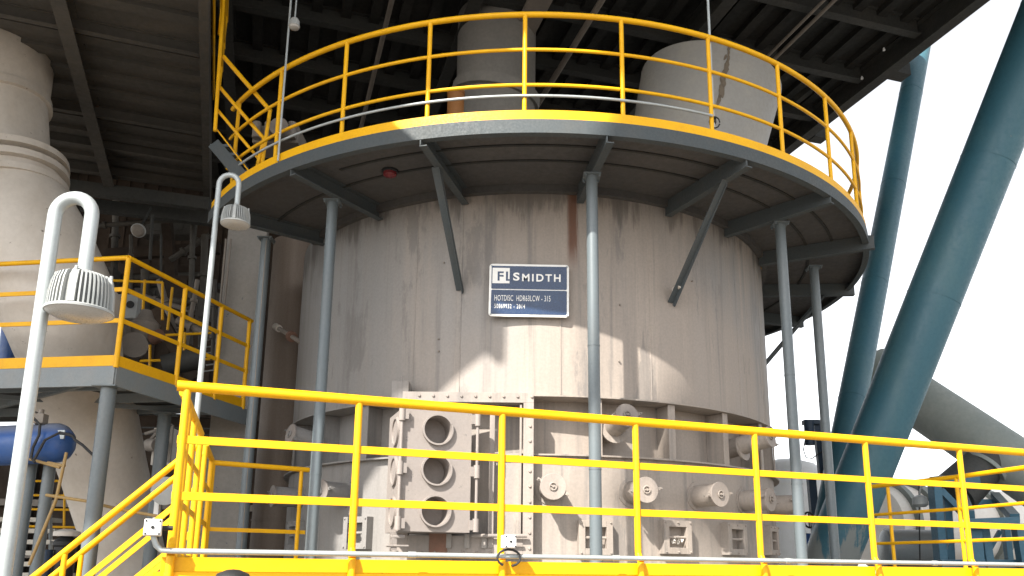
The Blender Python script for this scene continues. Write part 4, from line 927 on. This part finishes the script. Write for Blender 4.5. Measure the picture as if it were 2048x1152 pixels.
MB().lathe(m0, [(.2, -.05), (.33, 0), (.35, .05), (.35, .85), (.30, .95)], 40, md).build('casing', 'fascia', gm); MB().lathe(m0, [(.351, .05), (.375, .05), (.375, .12), (.351, .12)], 40, md).build('ring', 'fascia', gm)
MB().tube(Yp(1838, 965, 3.6), Yp(1840, 1130, 3.6), .012, 8).build('cable', 'black', gm)
wt = thing('white_tank', 'pale dished tank standing between the two right hand columns', 'tank', Yp(1615, 1130, 5))
MB().lathe(Yp(1585, 1130, 5.2) - UP * .4, [(.80, 0), (.80, 1.95), (.75, 2.15), (.54, 2.36), (.22, 2.46)], 48).build('shell', 'white_paint', wt)
acx = thing('actuator', 'dark blue upright actuator with motor head beside the rightmost column', 'actuator', Yp(1640, 1130, 3.2))
MB().bar(Yp(1632, 845, 3.2), Yp(1645, 955, 3.2), .11, .11, Vector((0, 1, 0))).build('mast', 'navy', acx)
MB().bar(Yp(1622, 955, 3.2), Yp(1634, 1090, 3.2), .13, .12, Vector((0, 1, 0))).build('lower_mast', 'navy', acx)
MB().tube(Yp(1617, 842, 3.1), Yp(1620, 890, 3.1), .085, 18).build('motor', 'navy', acx); MB().box(Yp(1622, 845, 3.15), (.28, .16, .08)).build('bracket', 'navy', acx, .005); MB().box(Yp(1637, 955, 3.15), (.30, .16, .06)).build('bracket', 'black', acx)
MB().path([Yp(u, v, 3.05) for u, v in ((1610, 880), (1607, 900), (1612, 915), (1624, 917), (1634, 910), (1655, 897))], .01, 8).path([Yp(u, v, 3.05) for u, v in ((1588, 855), (1602, 866), (1612, 872))], .01, 8).build('cable', 'black', acx)
wh = MB(); q = Yp(1618, 1040, 2.9); wh.path([q + Vector((.09 * math.cos(t), .02 * math.sin(t), .13 * math.sin(t))) for t in [i * math.pi / 10 for i in range(21)]], .016, 8).tube(q - UP * .13, q + UP * .13, .012, 8)
wh.build('handwheel', 'black', acx); MB().box(Yp(1618, 1085, 3.0), (.26, .2, .3)).build('gearbox', 'tank_blue', acx, .01)
rr2 = thing('guardrail', 'orange guardrail on the far right side of the platform', 'guardrail', Vector((4.6, -1, 0)), 'yellow guardrails')
ra, rb_, rc_ = Zp(1790, 968, 1.1), Zp(1912, 954, 1.1), Zp(2060, 934, 1.1)
q0 = Zp(1745, 973, 1.1); re2 = rc_ + (rc_ - rb_) * 1.5
MB().path([q0, ra, rb_, rc_, re2], .027, 12).build('handrail', 'yellow', rr2)
for z in (.74, .38): MB().path([Vector((p.x, p.y, z)) for p in (q0, ra, rb_, rc_, re2)], .019, 8).build('mid_rail', 'yellow', rr2)
for u, v in ((1775, 970), (1912, 954), (2052, 935)):
    p = Zp(u, v, 1.1); MB().tube((p.x, p.y, 0), (p.x, p.y, 1.09), .022, 12).build('post', 'yellow', rr2)
sf = thing('floodlight', 'small floodlight on a curved arm in front of the kiln', 'lamp', Yp(1838, 1010, 3), None)
q = Yp(1840, 1002, 3.0); MB().path([q + UP * .08, q + UP * .2 + Vector((.02, 0, 0)), q + UP * .3 + Vector((.12, 0, 0)), q + UP * .32 + Vector((.25, 0, 0))], .014, 8).build('arm', 'lamp_grey', sf); MB().lathe(q, [(.04, .1), (.12, .06), (.13, -.06), (.09, -.1)], 20).build('head', 'lamp_grey', sf)
# dark dome below the front kick plate
q = Yp(464, 1173, -7.2); tag(MB().lathe((q.x, q.y, GZ + .003), [(.10, 0), (.10, q.z - GZ - .03), (.095, q.z - GZ + .02), (.07, q.z - GZ + .055), (.03, q.z - GZ + .072), (0, q.z - GZ + .075)], 28, caps=False).build('bollard', 'black'), 'black domed top poking up below the front kick plate', 'bollard')
